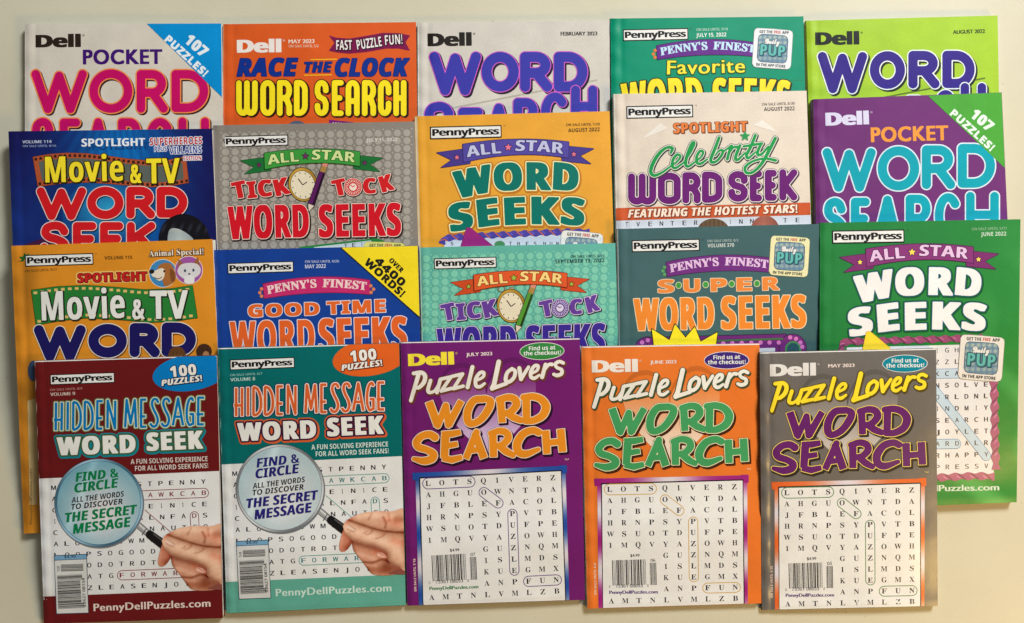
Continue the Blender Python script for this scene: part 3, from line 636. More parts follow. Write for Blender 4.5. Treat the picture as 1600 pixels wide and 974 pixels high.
for s_, a, b, h, c in (('SUPERHEROES', (1037, 210), (1398, 200), 50, (190, 26, 40)), ('PLUS', (1070, 252), (1154, 249), 32, (26, 62, 150)), ('VILLAINS', (1172, 270), (1395, 262), 48, (26, 62, 150)), ('EDITION', (1270, 313), (1393, 310), 27, (190, 26, 40))): m.txt(s_, 'sb', a, b, h, bold=.01, layers=[(1.0, (222, 222, 230)), (0, c)], cell=.5)
R6 = (206, 26, 34)
bubble(m, [('W', 248, 602, 494, 732), ('O', 598, 860, 490, 726), ('R', 868, 1078, 490, 722), ('D', 1078, 1302, 490, 716)], 70, (232, 214, 208), R6, 1.2, ((24, 26, 50), (1.5, 1.5)))
bubble(m, [('S', 273, 485, 735, 985), ('E', 498, 672, 735, 980), ('E', 686, 858, 735, 976), ('K', 872, 1088, 734, 974)], 67, (232, 214, 208), R6, 1.2, ((24, 26, 50), (1.5, 1.5)), 'subtitle_print')
m.part('portrait_picture').poly([(1096, 1000), (1098, 860), (1110, 795), (1150, 730), (1240, 686), (1330, 696), (1400, 744), (1440, 815), (1460, 1000)], lambda a, b: np.array([20, 18, 24]) + np.outer(np.clip(np.sin(a * 40 + b * 14), 0, 1) * np.exp(-((b - .3) / .1) ** 2), [26, 30, 40]), sm=1, cell=.8); m.poly([(1156, 1000), (1160, 850), (1176, 792), (1216, 784), (1262, 800), (1318, 838), (1344, 880), (1350, 1000)], lambda a, b: np.array([186, 192, 186]) - np.outer(np.abs(a - .4), [70, 66, 60]), sm=1, cell=.8)

def ticktock(m, src, dst, cdot, cbg, ct, rim, cshadow, cword, pencil):
    m.fr(310, 180, 4.428).warp(src, dst)
    m.part('dot_pattern').dots([(122 + 66 * i, 96 + 54 * j - .020 * (66 * i)) for i in range(22) for j in range(0, 16)], 25, cdot)
    m.dots([(155 + 66 * i, 123 + 54 * j - .020 * (66 * i)) for i in range(21) for j in range(0, 16)], 7, cdot, 8)
    m.part('series_line'); kw = dict(bold=.06, layers=[(1.7, cshadow, (1.3, 1.3)), (1.0, rim), (0, ct)])
    m.txt('TICK', 'sb', (238, 584), (632, 556), 116, jit=[(8, 6), (2, 0), (2, 4), (10, 6)], **kw)
    m.txt('T', 'sb', (932, 560), (1028, 552), 112, jit=[(8, 0)], **kw)
    m.txt('C', 'sb', (1142, 545), (1232, 540), 106, **kw); m.txt('K', 'sb', (1262, 532), (1352, 522), 112, jit=[(10, 0)], **kw)
    m.ell(1070, 498, 60, 60, ct, 0, [(1.6, cshadow, (1.2, 1.2)), (.9, rim), (0, ct)])
    for k in range(24):
        a = k * math.pi / 12; m.line([(1070 + 34 * math.cos(a), 498 + 34 * math.sin(a)), (1070 + 55 * math.cos(a), 498 + 55 * math.sin(a))], 4, rim)
    m.ell(1070, 498, 26, 26, rim, n=24); m.line([(1070, 498), (1052, 484)], 6, ct); m.line([(1070, 498), (1082, 486)], 5, ct)
    m.part('title_print'); kw = dict(bold=.05, layers=[(1.8, cshadow, (1.6, 1.6)), (1.1, rim), (0, cword)])
    m.txt('WORD', 'sb', (206, 862), (768, 846), 228, arc=3, **kw); m.txt('SEEKS', 'sb', (834, 846), (1404, 834), 226, **kw)
    # a plain stopwatch and pencil
    m.part('stopwatch_picture'); G = (176, 134, 46)
    a = np.linspace(0, 2 * math.pi, 25); m.line([(652 + 23 * math.cos(k), 362 + 20 * math.sin(k)) for k in a], 9, (120, 112, 96)); m.line([(672, 380), (690, 398)], 16, G)
    m.poly([(708, 352), (738, 350), (740, 386), (710, 388)], (170, 160, 138), [(.7, (50, 40, 30)), (0, (170, 160, 138))], cell=.6)
    m.ell(724, 480, 98, 116, G, -14, [(1, (60, 44, 20)), (0, lambda a, b: np.array([196, 152, 58]) - np.outer(np.clip(a - .4, 0, 1), [70, 60, 30]))])
    m.ell(722, 484, 82, 98, (228, 214, 184), -14, [(.8, (90, 66, 30)), (0, (230, 218, 190))])
    for k in range(12):
        t = k * math.pi / 6; x, y = math.sin(t), -math.cos(t); c, s_ = math.cos(-.24), math.sin(-.24); f = lambda r: (722 + r * (x * 82 * c - y * 98 * s_), 484 + r * (x * 82 * s_ + y * 98 * c)); m.line([f(.80), f(.93)], 5, (70, 56, 40))
    m.line([(722, 484), (690, 440)], 7, (60, 50, 44)); m.line([(722, 484), (752, 462)], 6, (60, 50, 44))
    m.part('pencil_picture'); p0, p1 = np.array((880, 330.)), np.array((764, 668.)); at = lambda f, o=0: tuple(p0 + (p1 - p0) * f + np.array([.946, .325]) * o)
    dk = tuple(np.array(pencil) * .4); m.poly([at(0, -18), at(0, 18), at(.88, 22), at(.88, -22)], pencil, [(.8, (30, 20, 26)), (0, pencil)], cell=.6)
    m.poly([at(.2, 6), at(.2, 18), at(.86, 21), at(.86, 7)], dk, cell=.6); m.poly([at(0, -18), at(0, 18), at(.075, 18), at(.075, -18)], (216, 140, 120), cell=.6); m.poly([at(.075, -19), at(.075, 19), at(.19, 19), at(.19, -19)], (170, 132, 70), cell=.6)
    m.poly([at(.86, -22), at(.86, 22), at(1, 0)], (222, 206, 186), [(.8, (30, 20, 26)), (0, (222, 206, 186))], cell=.6); m.warp()
m = Mag('grey dotted magazine with red title words, a green ribbon and a printed gold stopwatch', [(332.8, 196.2), (647.6, 190), (661, 624), (343, 630)], .0050, (138, 130, 122), seed=7, spine=(206, 202, 196), strip=((150, 144, 138), 1.5))
ticktock(m, None, None, (166, 160, 150), None, (204, 30, 36), (240, 216, 204), (46, 30, 30), (206, 20, 38), (92, 30, 92))
all_star(m, [(682.4, 239), (927.7, 232.3)], [(376.2, 251.3), (597.6, 246.8)], (60, 152, 60), (28, 110, 52), (206, 222, 150), (112, 40, 100), (28, 66, 32))
m.fr(310, 180, 4.428); press(m, (175, 147), (620, 135), 76); m.part('issue_date').txt('ON SALE UNTIL 7/12', 'sans', (1145, 150), (1378, 146), 16, (182, 174, 166), bold=.005); m.txt('JULY 15, 2022', 'sb', (1163, 185), (1377, 180), 24, (216, 210, 204))
m.part('puzzle_picture').poly([(700, 912), (1230, 852), (1280, 868), (1320, 1100), (700, 1100)], (38, 128, 58)); m.poly([(800, 914), (1190, 868), (1240, 900), (1240, 1100), (800, 1100)], (196, 208, 216)); 
for c, x, y in (('T', 1020, 916), ('E', 1075, 911), ('I', 1138, 903)): m.txt(c, 'sans', (x - 10, y), (x + 10 if c != 'I' else x - 4, y), 24, (40, 40, 44), bold=.02)
app(m, [(570.5, 378.5), (632.5, 381)], (222, 216, 120))

def word_seeks(m, src, dst, layers):
    m.fr(630, 160, 4.428).warp(src, dst); m.part('title_print')
    m.txt('WORD', 'sb', (352, 640), (1216, 618), 192, bold=.06, arc=20, jit=[(7, -18), (2, 0), (-1, 0), (-4, 0)], layers=layers)
    m.txt('SEEKS', 'sb', (318, 884), (1258, 856), 192, bold=.06, arc=22, jit=[(7, -12), (4, 0), (1, 0), (-1, 0), (-4, 0)], layers=layers); m.warp()
def rope(m, pts, wd, c1, c2, dash=40):            # twisted border
    p = smooth(pts, 10) if len(pts) > 2 else np.array(pts, float); d = np.concatenate([[0], np.cumsum(np.hypot(*np.diff(p, axis=0).T))]); k = np.linspace(0, d[-1], max(int(d[-1] / dash), 2) * 8 + 1)
    q = np.stack([np.interp(k, d, p[:, 0]), np.interp(k, d, p[:, 1])], 1); g = np.gradient(q, axis=0); g /= np.hypot(g[:, 0], g[:, 1])[:, None]; nn = np.stack([-g[:, 1], g[:, 0]], 1)
    edge = wd / 2 * (1 + .26 * np.cos(np.arange(len(k)) / 8 * 2 * math.pi)); m.poly(list(q + nn * edge[:, None]) + list((q - nn * edge[:, None])[::-1]), c1, cell=.8)
    for i in range(2, len(k) - 7, 8): m.strokes([([q[i] - nn[i] * wd * .42, q[i + 2], q[i + 4] + nn[i + 4] * wd * .42], wd * .16)], [(0, c2)], .6); m.strokes([([q[i + 3] - nn[i + 3] * wd * .25, q[i + 5] + nn[i + 5] * wd * .1], wd * .11)], [(0, tuple(np.minimum(np.array(c1) * 1.35 + 20, 235)))], .6)
m = Mag('golden orange magazine with teal title letters under a purple ribbon with pink stars', [(647.8, 182), (952.4, 174), (966.5, 604), (660, 612)], .0052, lambda a, b: np.outer(1 - .10 * np.exp(-((a - .55) / .3) ** 2 - ((b - .45) / .1) ** 2), [228, 162, 52]), seed=8, spine=(220, 214, 200), strip=((226, 206, 170), 4.2))
word_seeks(m, None, None, [(3.4, (188, 118, 34), (1.5, 2)), (1.7, (238, 232, 176)), (0, (0, 112, 100))])
all_star(m, None, None, (82, 70, 158), (72, 58, 140), (190, 192, 224), (230, 116, 140), (40, 28, 86))
m.fr(630, 160, 4.428); press(m, (185, 170), (680, 158), 86); m.part('issue_date').txt('ON SALE UNTIL 7/29', 'sans', (1128, 165), (1360, 160), 17, (70, 48, 24), bold=.02); m.txt('AUGUST 2022', 'sb', (1142, 208), (1360, 200), 26, (58, 40, 22))
m.part('puzzle_picture').poly([(285, 940), (1150, 905), (1180, 1200), (280, 1200)], (200, 212, 226)); rope(m, [(268, 980), (290, 945), (420, 930), (700, 916), (1100, 898), (1290, 900)], 40, (74, 66, 158), (206, 104, 62), 70)
for c, x in zip('SETHESHUNT', (330, 640, 735, 790, 850, 905, 970, 1015, 1060, 1085)): m.txt(c, 'sans', (x, 990), (x + 16, 990), 24, (40, 40, 44), bold=.02)
m.poly([(440, 866), (470, 872), (640, 1010), (640, 1100), (390, 1100), (400, 990)], (150, 36, 120), [(.5, (96, 16, 80)), (0, (152, 38, 124))]); m.ell(668, 985, 36, 26, (70, 140, 90))
app(m, [(879.5, 360.5), (942.2, 366.5)], (226, 226, 222))

m = Mag('cream magazine with green script over purple title letters and a rust band across it', [(958.5, 147.2), (1260.2, 142), (1275, 571), (967, 577)], .0054, (222, 208, 192), seed=9, wr=1.6, spine=(210, 204, 196), strip=((232, 224, 214), 2.2))
m.fr(940, 130, 4.236); press(m, (163, 153), (605, 143), 84); m.part('issue_date').txt('ON SALE UNTIL 8/30', 'sans', (1063, 150), (1278, 142), 17, (96, 86, 80), bold=.015); m.txt('AUGUST 2022', 'sb', (1075, 186), (1278, 180), 25, (70, 60, 58))
m.part('spotlight_beam').poly([(262, 374), (390, 262), (440, 300)], (232, 224, 214)); m.part('spotlight_beam').poly([(1000, 278), (1062, 246), (1175, 330)], (232, 224, 214))
m.part('series_line').txt('SPOTLIGHT', 'sb', (475, 332), (965, 318), 66, bold=.035, layers=[(.7, (120, 66, 40), (1.2, 1.2)), (0, (226, 126, 62))])
m.part('title_print').pen('deco', [('W', 175, 362, 598, 806), ('O', 372, 524, 592, 802), ('R', 534, 656, 590, 797), ('D', 664, 800, 586, 793), ('S', 838, 968, 582, 786), ('E', 980, 1062, 578, 784), ('E', 1080, 1160, 574, 780), ('K', 1176, 1296, 570, 778)], 47, [(2.0, (70, 52, 70), (1.6, 1.6)), (1.2, (236, 226, 222)), (0, (104, 26, 112))])
m.part('script_title'); G9 = (28, 148, 74)
m.strokes([([(458, 462), (468, 432), (430, 428), (380, 468), (338, 536), (326, 590), (350, 612), (400, 592), (450, 556)], [16, 22, 18, 24, 26, 24, 20, 16, 12]), ([(450, 556), (500, 520), (522, 486), (500, 474), (474, 506), (468, 548), (490, 562), (540, 530)], [12, 14, 16, 18, 20, 20, 18, 12]),
  ([(540, 530), (588, 460), (614, 402), (600, 398), (572, 462), (556, 530), (574, 552), (622, 520)], [12, 14, 16, 20, 22, 22, 18, 12]), ([(622, 520), (660, 488), (672, 456), (650, 452), (630, 488), (632, 526), (656, 534), (700, 504)], [12, 14, 16, 18, 20, 20, 18, 12]),
  ([(778, 362), (752, 430), (724, 500), (730, 524), (762, 516), (796, 476), (800, 446), (776, 450), (752, 480)], [20, 22, 22, 20, 16, 18, 18, 14, 10]), ([(800, 460), (836, 432), (862, 416), (846, 452), (832, 504)], [12, 14, 18, 20, 20]), ([(846, 460), (874, 426), (896, 424)], [12, 14, 20]),
  ([(916, 414), (896, 462), (886, 500), (904, 506), (950, 462)], [20, 22, 22, 18, 12]), ([(1018, 346), (988, 420), (960, 476), (972, 496), (1020, 456)], [20, 22, 22, 18, 12]), ([(940, 420), (1010, 408), (1062, 400)], [16, 18, 16]),
  ([(1058, 400), (1036, 446), (1034, 474), (1060, 470), (1104, 420)], [18, 20, 20, 18, 14]), ([(1150, 366), (1112, 440), (1062, 530), (1004, 588), (958, 592), (952, 556), (1000, 518), (1080, 500), (1152, 512)], [22, 24, 22, 18, 20, 20, 16, 16, 20])], [(1.8, (52, 62, 56), (1.2, 1)), (1.0, (232, 226, 216)), (0, G9)], cell=.6, sm=True)
star(m, 950, 352, 30, G9, (90, 160, 110))
m.part('rust_band').poly([(85, 828), (1392, 790), (1396, 872), (85, 911)], (196, 84, 40)); m.txt('FEATURING THE HOTTEST STARS!', 'sbi', (174, 892), (1297, 858), 54, bold=.02, layers=[(.6, (120, 50, 30), (.8, .8)), (0, (244, 222, 204))], cell=.5)
m.part('letter_strip').poly([(85, 912), (1398, 873), (1420, 1300), (90, 1300)], (212, 214, 220))
for c, x in zip('TVENTERINNTE', (168, 242, 322, 396, 468, 548, 624, 852, 922, 995, 1215, 1297)): m.txt(c, 'sans', (x - (11 if c != 'I' else 2.6), 951 - (x - 168) * .026), (x + (11 if c != 'I' else 2.6), 951 - (x - 168) * .026), 30, (48, 46, 50), bold=.02)
m.part('portraits_picture').ell(740, 985, 108, 88, lambda a, b: np.outer(.8 + .45 * np.abs(np.sin(a * 24)) * (1 - b), [98, 74, 50])); m.ell(730, 1000, 50, 40, (170, 126, 98)); m.ell(1082, 985, 98, 108, lambda a, b: np.array([172, 100, 80]) - np.outer(np.abs(a - .45), [70, 50, 40]))

m = Mag('violet purple magazine with turquoise bubble letters and a green corner flash', [(1271, 155.3), (1565.2, 144.6), (1585, 575), (1281, 585)], .0078, (108, 46, 112), seed=10, spine=(112, 78, 116))
m.fr(1240, 130, 4.236); dell(m, (212, 283), (500, 273), 86, (214, 210, 236)); m.part('series_line').txt('POCKET', 'bf', (512, 392), (1025, 378), 98, bold=.06, layers=[(0, (232, 150, 60))])
bubble(m, [('W', 183, 552, 422, 728), ('O', 548, 840, 410, 720), ('R', 840, 1078, 404, 710), ('D', 1078, 1342, 394, 702)], 78, (214, 228, 240), (0, 158, 176), 2.0)
bubble(m, [('S', 188, 358, 755, 1050), ('E', 370, 512, 750, 1045), ('A', 528, 715, 737, 1042), ('R', 733, 925, 730, 1040), ('C', 926, 1120, 720, 1036), ('H', 1133, 1367, 712, 1032)], 74, (214, 228, 240), (0, 158, 176), 2.0, None, 'subtitle_print')
flash(m, [(890, 84), (1380, 60), (1398, 562)], (74, 160, 54), [('107', 'sbi', (1164, 220), (1288, 326), 72), ('PUZZLES!', 'sb', (1030, 208), (1302, 454), 52)], (220, 232, 224))
# ================================================================== third row
m = Mag('orange magazine with white film title on a green strip and navy bubble letters below it', [(17.6, 384.4), (332, 374), (353, 822), (37.3, 834)], .0056, lambda a, b: np.outer(1 - .22 * np.exp(-((a - .08) / .05) ** 2) * np.abs(np.sin(b * 9)) , [222, 142, 38]), seed=11, wr=2.0, spine=(214, 208, 196))
m.fr(0, 360, 4.428); m.part('leaf_sprig').poly([(120, 215), (150, 205), (132, 185), (160, 180), (165, 155), (180, 168), (205, 160), (190, 182), (170, 200), (160, 216)], (40, 96, 40), sm=1); press(m, (172, 172), (645, 158), 80)
m.part('issue_date').txt('VOLUME 115', 'sb', (723, 203), (915, 198), 23, (84, 52, 20)); m.txt('ON SALE UNTIL 9/27', 'sans', (172, 291), (395, 278), 16, (110, 70, 24), bold=.015)
m.part('series_line').txt('SPOTLIGHT', 'sb', (537, 362), (1018, 348), 62, bold=.035, layers=[(2.6, (238, 196, 112)), (.8, (120, 26, 20), (.6, .6)), (0, (196, 34, 34))])
m.part('animal_badges').txt('Animal', 'serif', (1032, 182), (1200, 174), 40, bold=.02, layers=[(1, (110, 66, 20), (.8, .8)), (0, (240, 232, 214))]); m.txt('Special!', 'serif', (1222, 172), (1408, 166), 40, bold=.02, layers=[(1, (110, 66, 20), (.8, .8)), (0, (240, 232, 214))])
m.ell(1128, 298, 94, 94, (60, 130, 180), 0, [(.9, (232, 222, 210)), (0, (62, 134, 186))]); m.ell(1306, 276, 94, 94, (160, 84, 156), 0, [(.9, (232, 222, 210)), (0, (160, 84, 158))])
m.poly([(1128, 226), (1180, 232), (1212, 290), (1216, 340), (1186, 372), (1140, 386), (1120, 340), (1090, 300), (1096, 250)], (166, 104, 52), sm=1, cell=.7); m.poly([(1176, 262), (1206, 290), (1210, 340), (1188, 356), (1176, 310)], (128, 76, 38), sm=1, cell=.7); m.poly([(1050, 290), (1080, 276), (1120, 262), (1140, 280), (1132, 330), (1104, 350), (1070, 330), (1048, 310)], (226, 214, 196), sm=1, cell=.7); m.ell(1050, 286, 18, 15, (34, 26, 26)); m.line([(1066, 326), (1096, 336), (1122, 322)], 5, (70, 40, 30), sm=True); m.ell(1136, 284, 7, 9, (40, 30, 28), n=14)
m.poly([(1232, 262), (1234, 200), (1276, 236)], (150, 96, 60)); m.poly([(1334, 234), (1370, 182), (1384, 252)], (150, 96, 60)); m.poly([(1226, 280), (1250, 240), (1306, 226), (1364, 234), (1388, 268), (1380, 304), (1340, 334), (1306, 342), (1266, 332), (1236, 306)], (214, 210, 212), sm=1, cell=.7); m.poly([(1276, 318), (1336, 316), (1340, 364), (1280, 366)], (226, 222, 222), sm=1, cell=.7); m.ell(1310, 302, 8, 6, (60, 40, 46), n=14); m.ell(1280, 280, 8, 11, (60, 70, 90), n=14); m.ell(1338, 276, 8, 11, (60, 70, 90), n=14)
film(m, [(218, 415), (400, 390), (600, 382), (800, 395), (1000, 412), (1180, 405), (1332, 383)], [(250, 655), (420, 625), (600, 606), (850, 620), (1040, 637), (1200, 630), (1365, 605)], (40, 124, 52), None, (224, 188, 116), 48)
m.part('film_title')
for s_, a, b, h in (('Movie', (290, 625), (866, 604), 200), ('&', (915, 614), (1002, 614), 134), ('TV', (1038, 614), (1302, 610), 196)): m.txt(s_, 'sb', a, b, h, bold=.02 if s_ != '&' else .05, layers=[(1.3, (30, 40, 24), (1.2, 1.2)), (0, (232, 230, 224))])
bubble(m, [('W', 228, 600, 650, 912), ('O', 605, 884, 642, 888), ('R', 890, 1112, 636, 884), ('D', 1112, 1362, 632, 880)], 83, (236, 226, 206), (26, 22, 92), 1.3, ((120, 60, 20), (1.5, 1.5)))
m.part('portraits_picture').ell(1225, 870, 62, 66, lambda a, b: np.outer(.7 + .4 * np.abs(np.sin(a * 21 + b * 8)), [106, 66, 34])); m.ell(1412, 838, 54, 52, lambda a, b: np.outer(.7 + .4 * np.abs(np.sin(a * 17)), [70, 44, 30])); m.ell(1425, 862, 22, 26, (176, 124, 80)); m.ell(1250, 900, 34, 30, (182, 130, 90))
m.part('side_picture').ell(228, 972, 34, 70, (54, 74, 104)); m.ell(250, 1260, 60, 52, (84, 108, 96)); m.poly([(190, 1180), (260, 1160), (260, 1900), (205, 1900)], (196, 164, 110))
m.fr(0, 740, 4.163).part('web_address').txt('PennyDellPuzzles.com', 'bf', (210, 330), (206, -30), 15, (120, 86, 40), bold=.02)

m = Mag('royal blue magazine with orange title letters and a yellow corner flash in black lettering', [(333.8, 391), (653, 384), (664, 814), (347, 822)], .0052, (20, 62, 146), seed=12, spine=(14, 44, 110))
m.fr(310, 360, 4.428); press(m, (200, 228), (658, 213), 76); m.part('issue_date').txt('ON SALE UNTIL 4/26', 'sans', (738, 226), (973, 222), 17, (190, 200, 224), bold=.015); m.txt('MAY 2022', 'sb', (738, 264), (882, 260), 26, (206, 212, 230))
finest(m, None, (196, 44, 108), (240, 206, 204), (222, 132, 84)); m.fr(310, 360, 4.428)
m.part('series_line').txt('GOOD', 'sb', (345, 603), (838, 586), 88, bold=.05, layers=[(1.1, (226, 220, 226)), (0, (226, 102, 40))]); m.txt('TIME', 'sb', (890, 582), (1296, 566), 88, bold=.05, layers=[(1.1, (226, 220, 226)), (0, (226, 102, 40))])
m.part('title_print').txt('WORD', 'sb', (222, 866), (806, 850), 232, bold=.045, layers=[(1.3, (230, 216, 220)), (0, (226, 98, 40))]); m.txt('SEEKS', 'sb', (836, 850), (1446, 832), 236, bold=.045, layers=[(1.3, (230, 216, 220)), (0, (226, 98, 40))])
flash(m, [(988, 118), (1525, 105), (1534, 602)], (244, 218, 36), [('OVER', 'sb', (1315, 212), (1402, 297), 34), ('4400', 'sb', (1213, 219), (1404, 393), 56), ('WORDS!', 'sb', (1142, 228), (1400, 466), 54)], (30, 28, 26), (24, 24, 40))

m = Mag('turquoise dotted magazine with purple title words, an orange ribbon and a printed gold stopwatch', [(655.3, 387), (961.5, 380), (974, 806), (666, 815)], .0050, (96, 176, 160), seed=13, spine=(196, 206, 200), strip=((180, 206, 196), 2))
ticktock(m, [(349.5, 213.2), (621.2, 221.8), (351.8, 322.7), (627.3, 316.6)], [(677.9, 404), (944.6, 411), (678.6, 513.6), (947.3, 504.5)], (124, 198, 172), None, (100, 60, 150), (222, 212, 232), (40, 30, 56), (60, 40, 144), (84, 150, 50))
all_star(m, [(682.4, 239), (927.7, 232.3)], [(704.5, 441.5), (920.3, 436.3)], (222, 88, 40), (206, 76, 34), (248, 212, 130), (160, 190, 70), (110, 40, 22))
m.fr(630, 360, 4.428); press(m, (212, 195), (645, 183), 76); m.part('issue_date').txt('ON SALE UNTIL 8/16', 'sans', (1160, 190), (1393, 184), 17, (50, 80, 74), bold=.02); m.txt('SEPTEMBER 15, 2022', 'sb', (1052, 230), (1393, 220), 25, (36, 56, 56))

m = Mag('slate teal magazine with orange title letters, green dots and a cream app sticker', [(963.8, 358), (1280, 350), (1285, 785), (971, 793)], .0056, lambda a, b: np.array([64, 98, 100]) + np.outer(np.sin(a * 5) * .5 * b, [8, 10, 8]), seed=14, spine=(200, 206, 204), strip=((150, 166, 164), 2))
m.fr(940, 340, 4.428); press(m, (208, 158), (678, 148), 83); m.part('issue_date').txt('ON SALE UNTIL 8/2', 'sans', (733, 172), (947, 166), 17, (176, 190, 188), bold=.015); m.txt('VOLUME 370', 'sb', (733, 208), (917, 203), 25, (206, 212, 208))
finest(m, [(1041.2, 420.4), (1204.7, 418.6)], (112, 44, 126), (226, 190, 226), (90, 160, 96), False); m.fr(940, 340, 4.428)
m.part('series_line')
for c, x0, x1 in (('S', 390, 503), ('U', 568, 682), ('P', 756, 868), ('E', 935, 1040), ('R', 1114, 1230)): m.txt(c, 'sb', (x0, 522 - (x0 - 390) * .024), (x1, 522 - (x1 - 390) * .024), 90, bold=.05, layers=[(1.0, (236, 212, 180)), (0, (232, 134, 56))])
for x, y in ((533, 470), (720, 465), (900, 460), (1075, 457)): m.ell(x, y, 18, 20, (60, 150, 66), 0, [(1, (220, 216, 170)), (0, (64, 152, 68))])
m.part('title_print').txt('WORD', 'sb', (226, 784), (780, 772), 220, bold=.05, layers=[(1.2, (240, 216, 180)), (0, (236, 136, 44))]); m.txt('SEEKS', 'sb', (830, 774), (1416, 762), 226, bold=.05, layers=[(1.2, (240, 216, 180)), (0, (236, 136, 44))])
m.part('marquee_picture').ell(320, 920, 92, 92, (112, 40, 118), 0, [(1, (40, 24, 50)), (0, (112, 42, 120))]); m.poly([(320, 832), (1275, 808), (1280, 1100), (320, 1100)], (104, 38, 116), [(1, (40, 24, 50)), (0, (108, 40, 118))]); m.ell(1322, 905, 92, 96, (112, 40, 118), 0, [(1, (40, 24, 50)), (0, (112, 42, 120))]); m.ell(1325, 915, 56, 60, (70, 140, 84), 0, [(0, (70, 140, 84)), (-3, (40, 84, 96))]); m.poly([(690, 850), (1255, 832), (1258, 846), (690, 864)], (70, 108, 70)); m.poly([(690, 916), (1200, 902), (1200, 1100), (690, 1100)], (206, 212, 222))
for x, y in ((280, 865), (320, 850), (842, 872), (905, 870), (970, 868), (1036, 867), (1100, 866), (1162, 866), (1226, 866), (1305, 830), (1345, 840), (1375, 866), (1388, 895)): m.ell(x, y, 15, 15, (206, 120, 190), n=14, cell=.6)
m.poly([(348, 772), (470, 850), (508, 738), (580, 832), (645, 757), (685, 860), (802, 794), (775, 1000), (376, 1000)], (246, 226, 40), [(1.2, (30, 28, 24)), (0, (248, 228, 44))])
app(m, [(1206.5, 369), (1265, 373)], (232, 226, 176))

def meadow(a, b):
    g = np.clip(.15 + .6 * a + .5 * b - .35, 0, 1)[:, None]; s_ = (np.clip(np.sin((a * 3 - b * 2.2) * 5 + np.sin(b * 17)), 0, 1) * np.clip(a + b - .9, 0, 1) * .9)[:, None]
    return np.array([34, 124, 58]) * (1 - g) + np.array([52, 138, 54]) * g + s_ * np.array([44, 40, 34])
m = Mag('leaf green magazine with white title letters and a rope bordered letter puzzle', [(1281.3, 348.4), (1594.6, 342.8), (1588.6, 785), (1280, 797)], .0056, meadow, seed=15, spine=(18, 74, 36))
T15 = ([(671.8, 198.4), (927.7, 232.3), (704.5, 362.1), (914.6, 354.2)], [(1300.2, 360.9), (1559, 397), (1328, 525.8), (1541, 518.9)])
word_seeks(m, *T15, [(2.6, (20, 84, 42), (1.5, 1.5)), (1.1, (30, 96, 130)), (0, (236, 232, 230))]); all_star(m, [(682.4, 239), (927.7, 232.3)], [(1311.8, 402.4), (1560.4, 396.6)], (134, 50, 116), (122, 42, 106), (226, 190, 224), (248, 216, 90), (66, 20, 66))
m.fr(1240, 330, 4.236); press(m, (255, 130), (733, 122), 86); m.part('issue_date').txt('ON SALE UNTIL 5/31', 'sans', (1180, 128), (1408, 122), 17, (150, 190, 150), bold=.01); m.txt('JUNE 2022', 'sb', (1240, 166), (1408, 162), 26, (196, 216, 196))
m.fr(1400, 500, 3.245).part('letter_grid').poly([(-250, 140), (488, 122), (496, 790), (-250, 800)], (226, 224, 226))
BL = (150, 190, 220); BD = (60, 120, 170)
for a, b in (((60, 276), (400, 270)), ((150, 300), (457, 690)), ((60, 632), (305, 629))): m.strokes([([a, b], 50)], [(0, BD), (-.7, (190, 210, 226))])
m.poly([(388, 240), (488, 240), (488, 300), (388, 300)], (226, 224, 226))
for r, row in enumerate(('LIGHT   ', 'UZZL   ', 'SKCAB  ', 'INSOLVE', 'WORLDNL', 'KINDMIY', 'ASEARCH', 'RJOYLET', 'WARDALR', 'ERHAPPY', 'XPRESSV')):
    for i, c in enumerate(row[:7]):
        x, y = 160 + 49.2 * i + .3 * r, 168 + 59.2 * r - 1.3 * i
        if c != ' ' and not (r < 3 and i > 3): m.txt(c, 'sans', (x - (9 if c != 'I' else 2), y), (x + (9 if c != 'I' else 2), y), 23, (74, 66, 70), bold=.016)
m.part('rope_border'); m.fr(1240, 330, 4.236); rope(m, [(330, 1100), (318, 905), (345, 868), (450, 862), (900, 850), (1250, 838)], 42, (150, 74, 112), (102, 44, 78), 80)
m.fr(1400, 500, 3.245); rope(m, [(492, 250), (500, 400), (502, 600), (508, 760)], 36, (170, 92, 124), (118, 56, 88), 62); rope(m, [(500, 796), (400, 792), (200, 800), (-100, 806)], 34, (170, 92, 124), (118, 56, 88), 66)
m.fr(1240, 330, 4.236); m.part('pencil_tip_picture').poly([(482, 800), (505, 796), (640, 908), (640, 1000), (440, 1000)], (246, 216, 60), [(.6, (190, 150, 20)), (0, (244, 212, 54))])
m.fr(1400, 500, 3.245).part('web_address').txt('Puzzles.com', 'bf', (218, 869), (522, 864), 31, (216, 226, 206), bold=.035); m.txt('PennyDell', 'bf', (-36, 872), (210, 869), 31, (216, 226, 206), bold=.035)
app(m, [(1503.4, 523.6), (1569.3, 529)], (228, 222, 214))
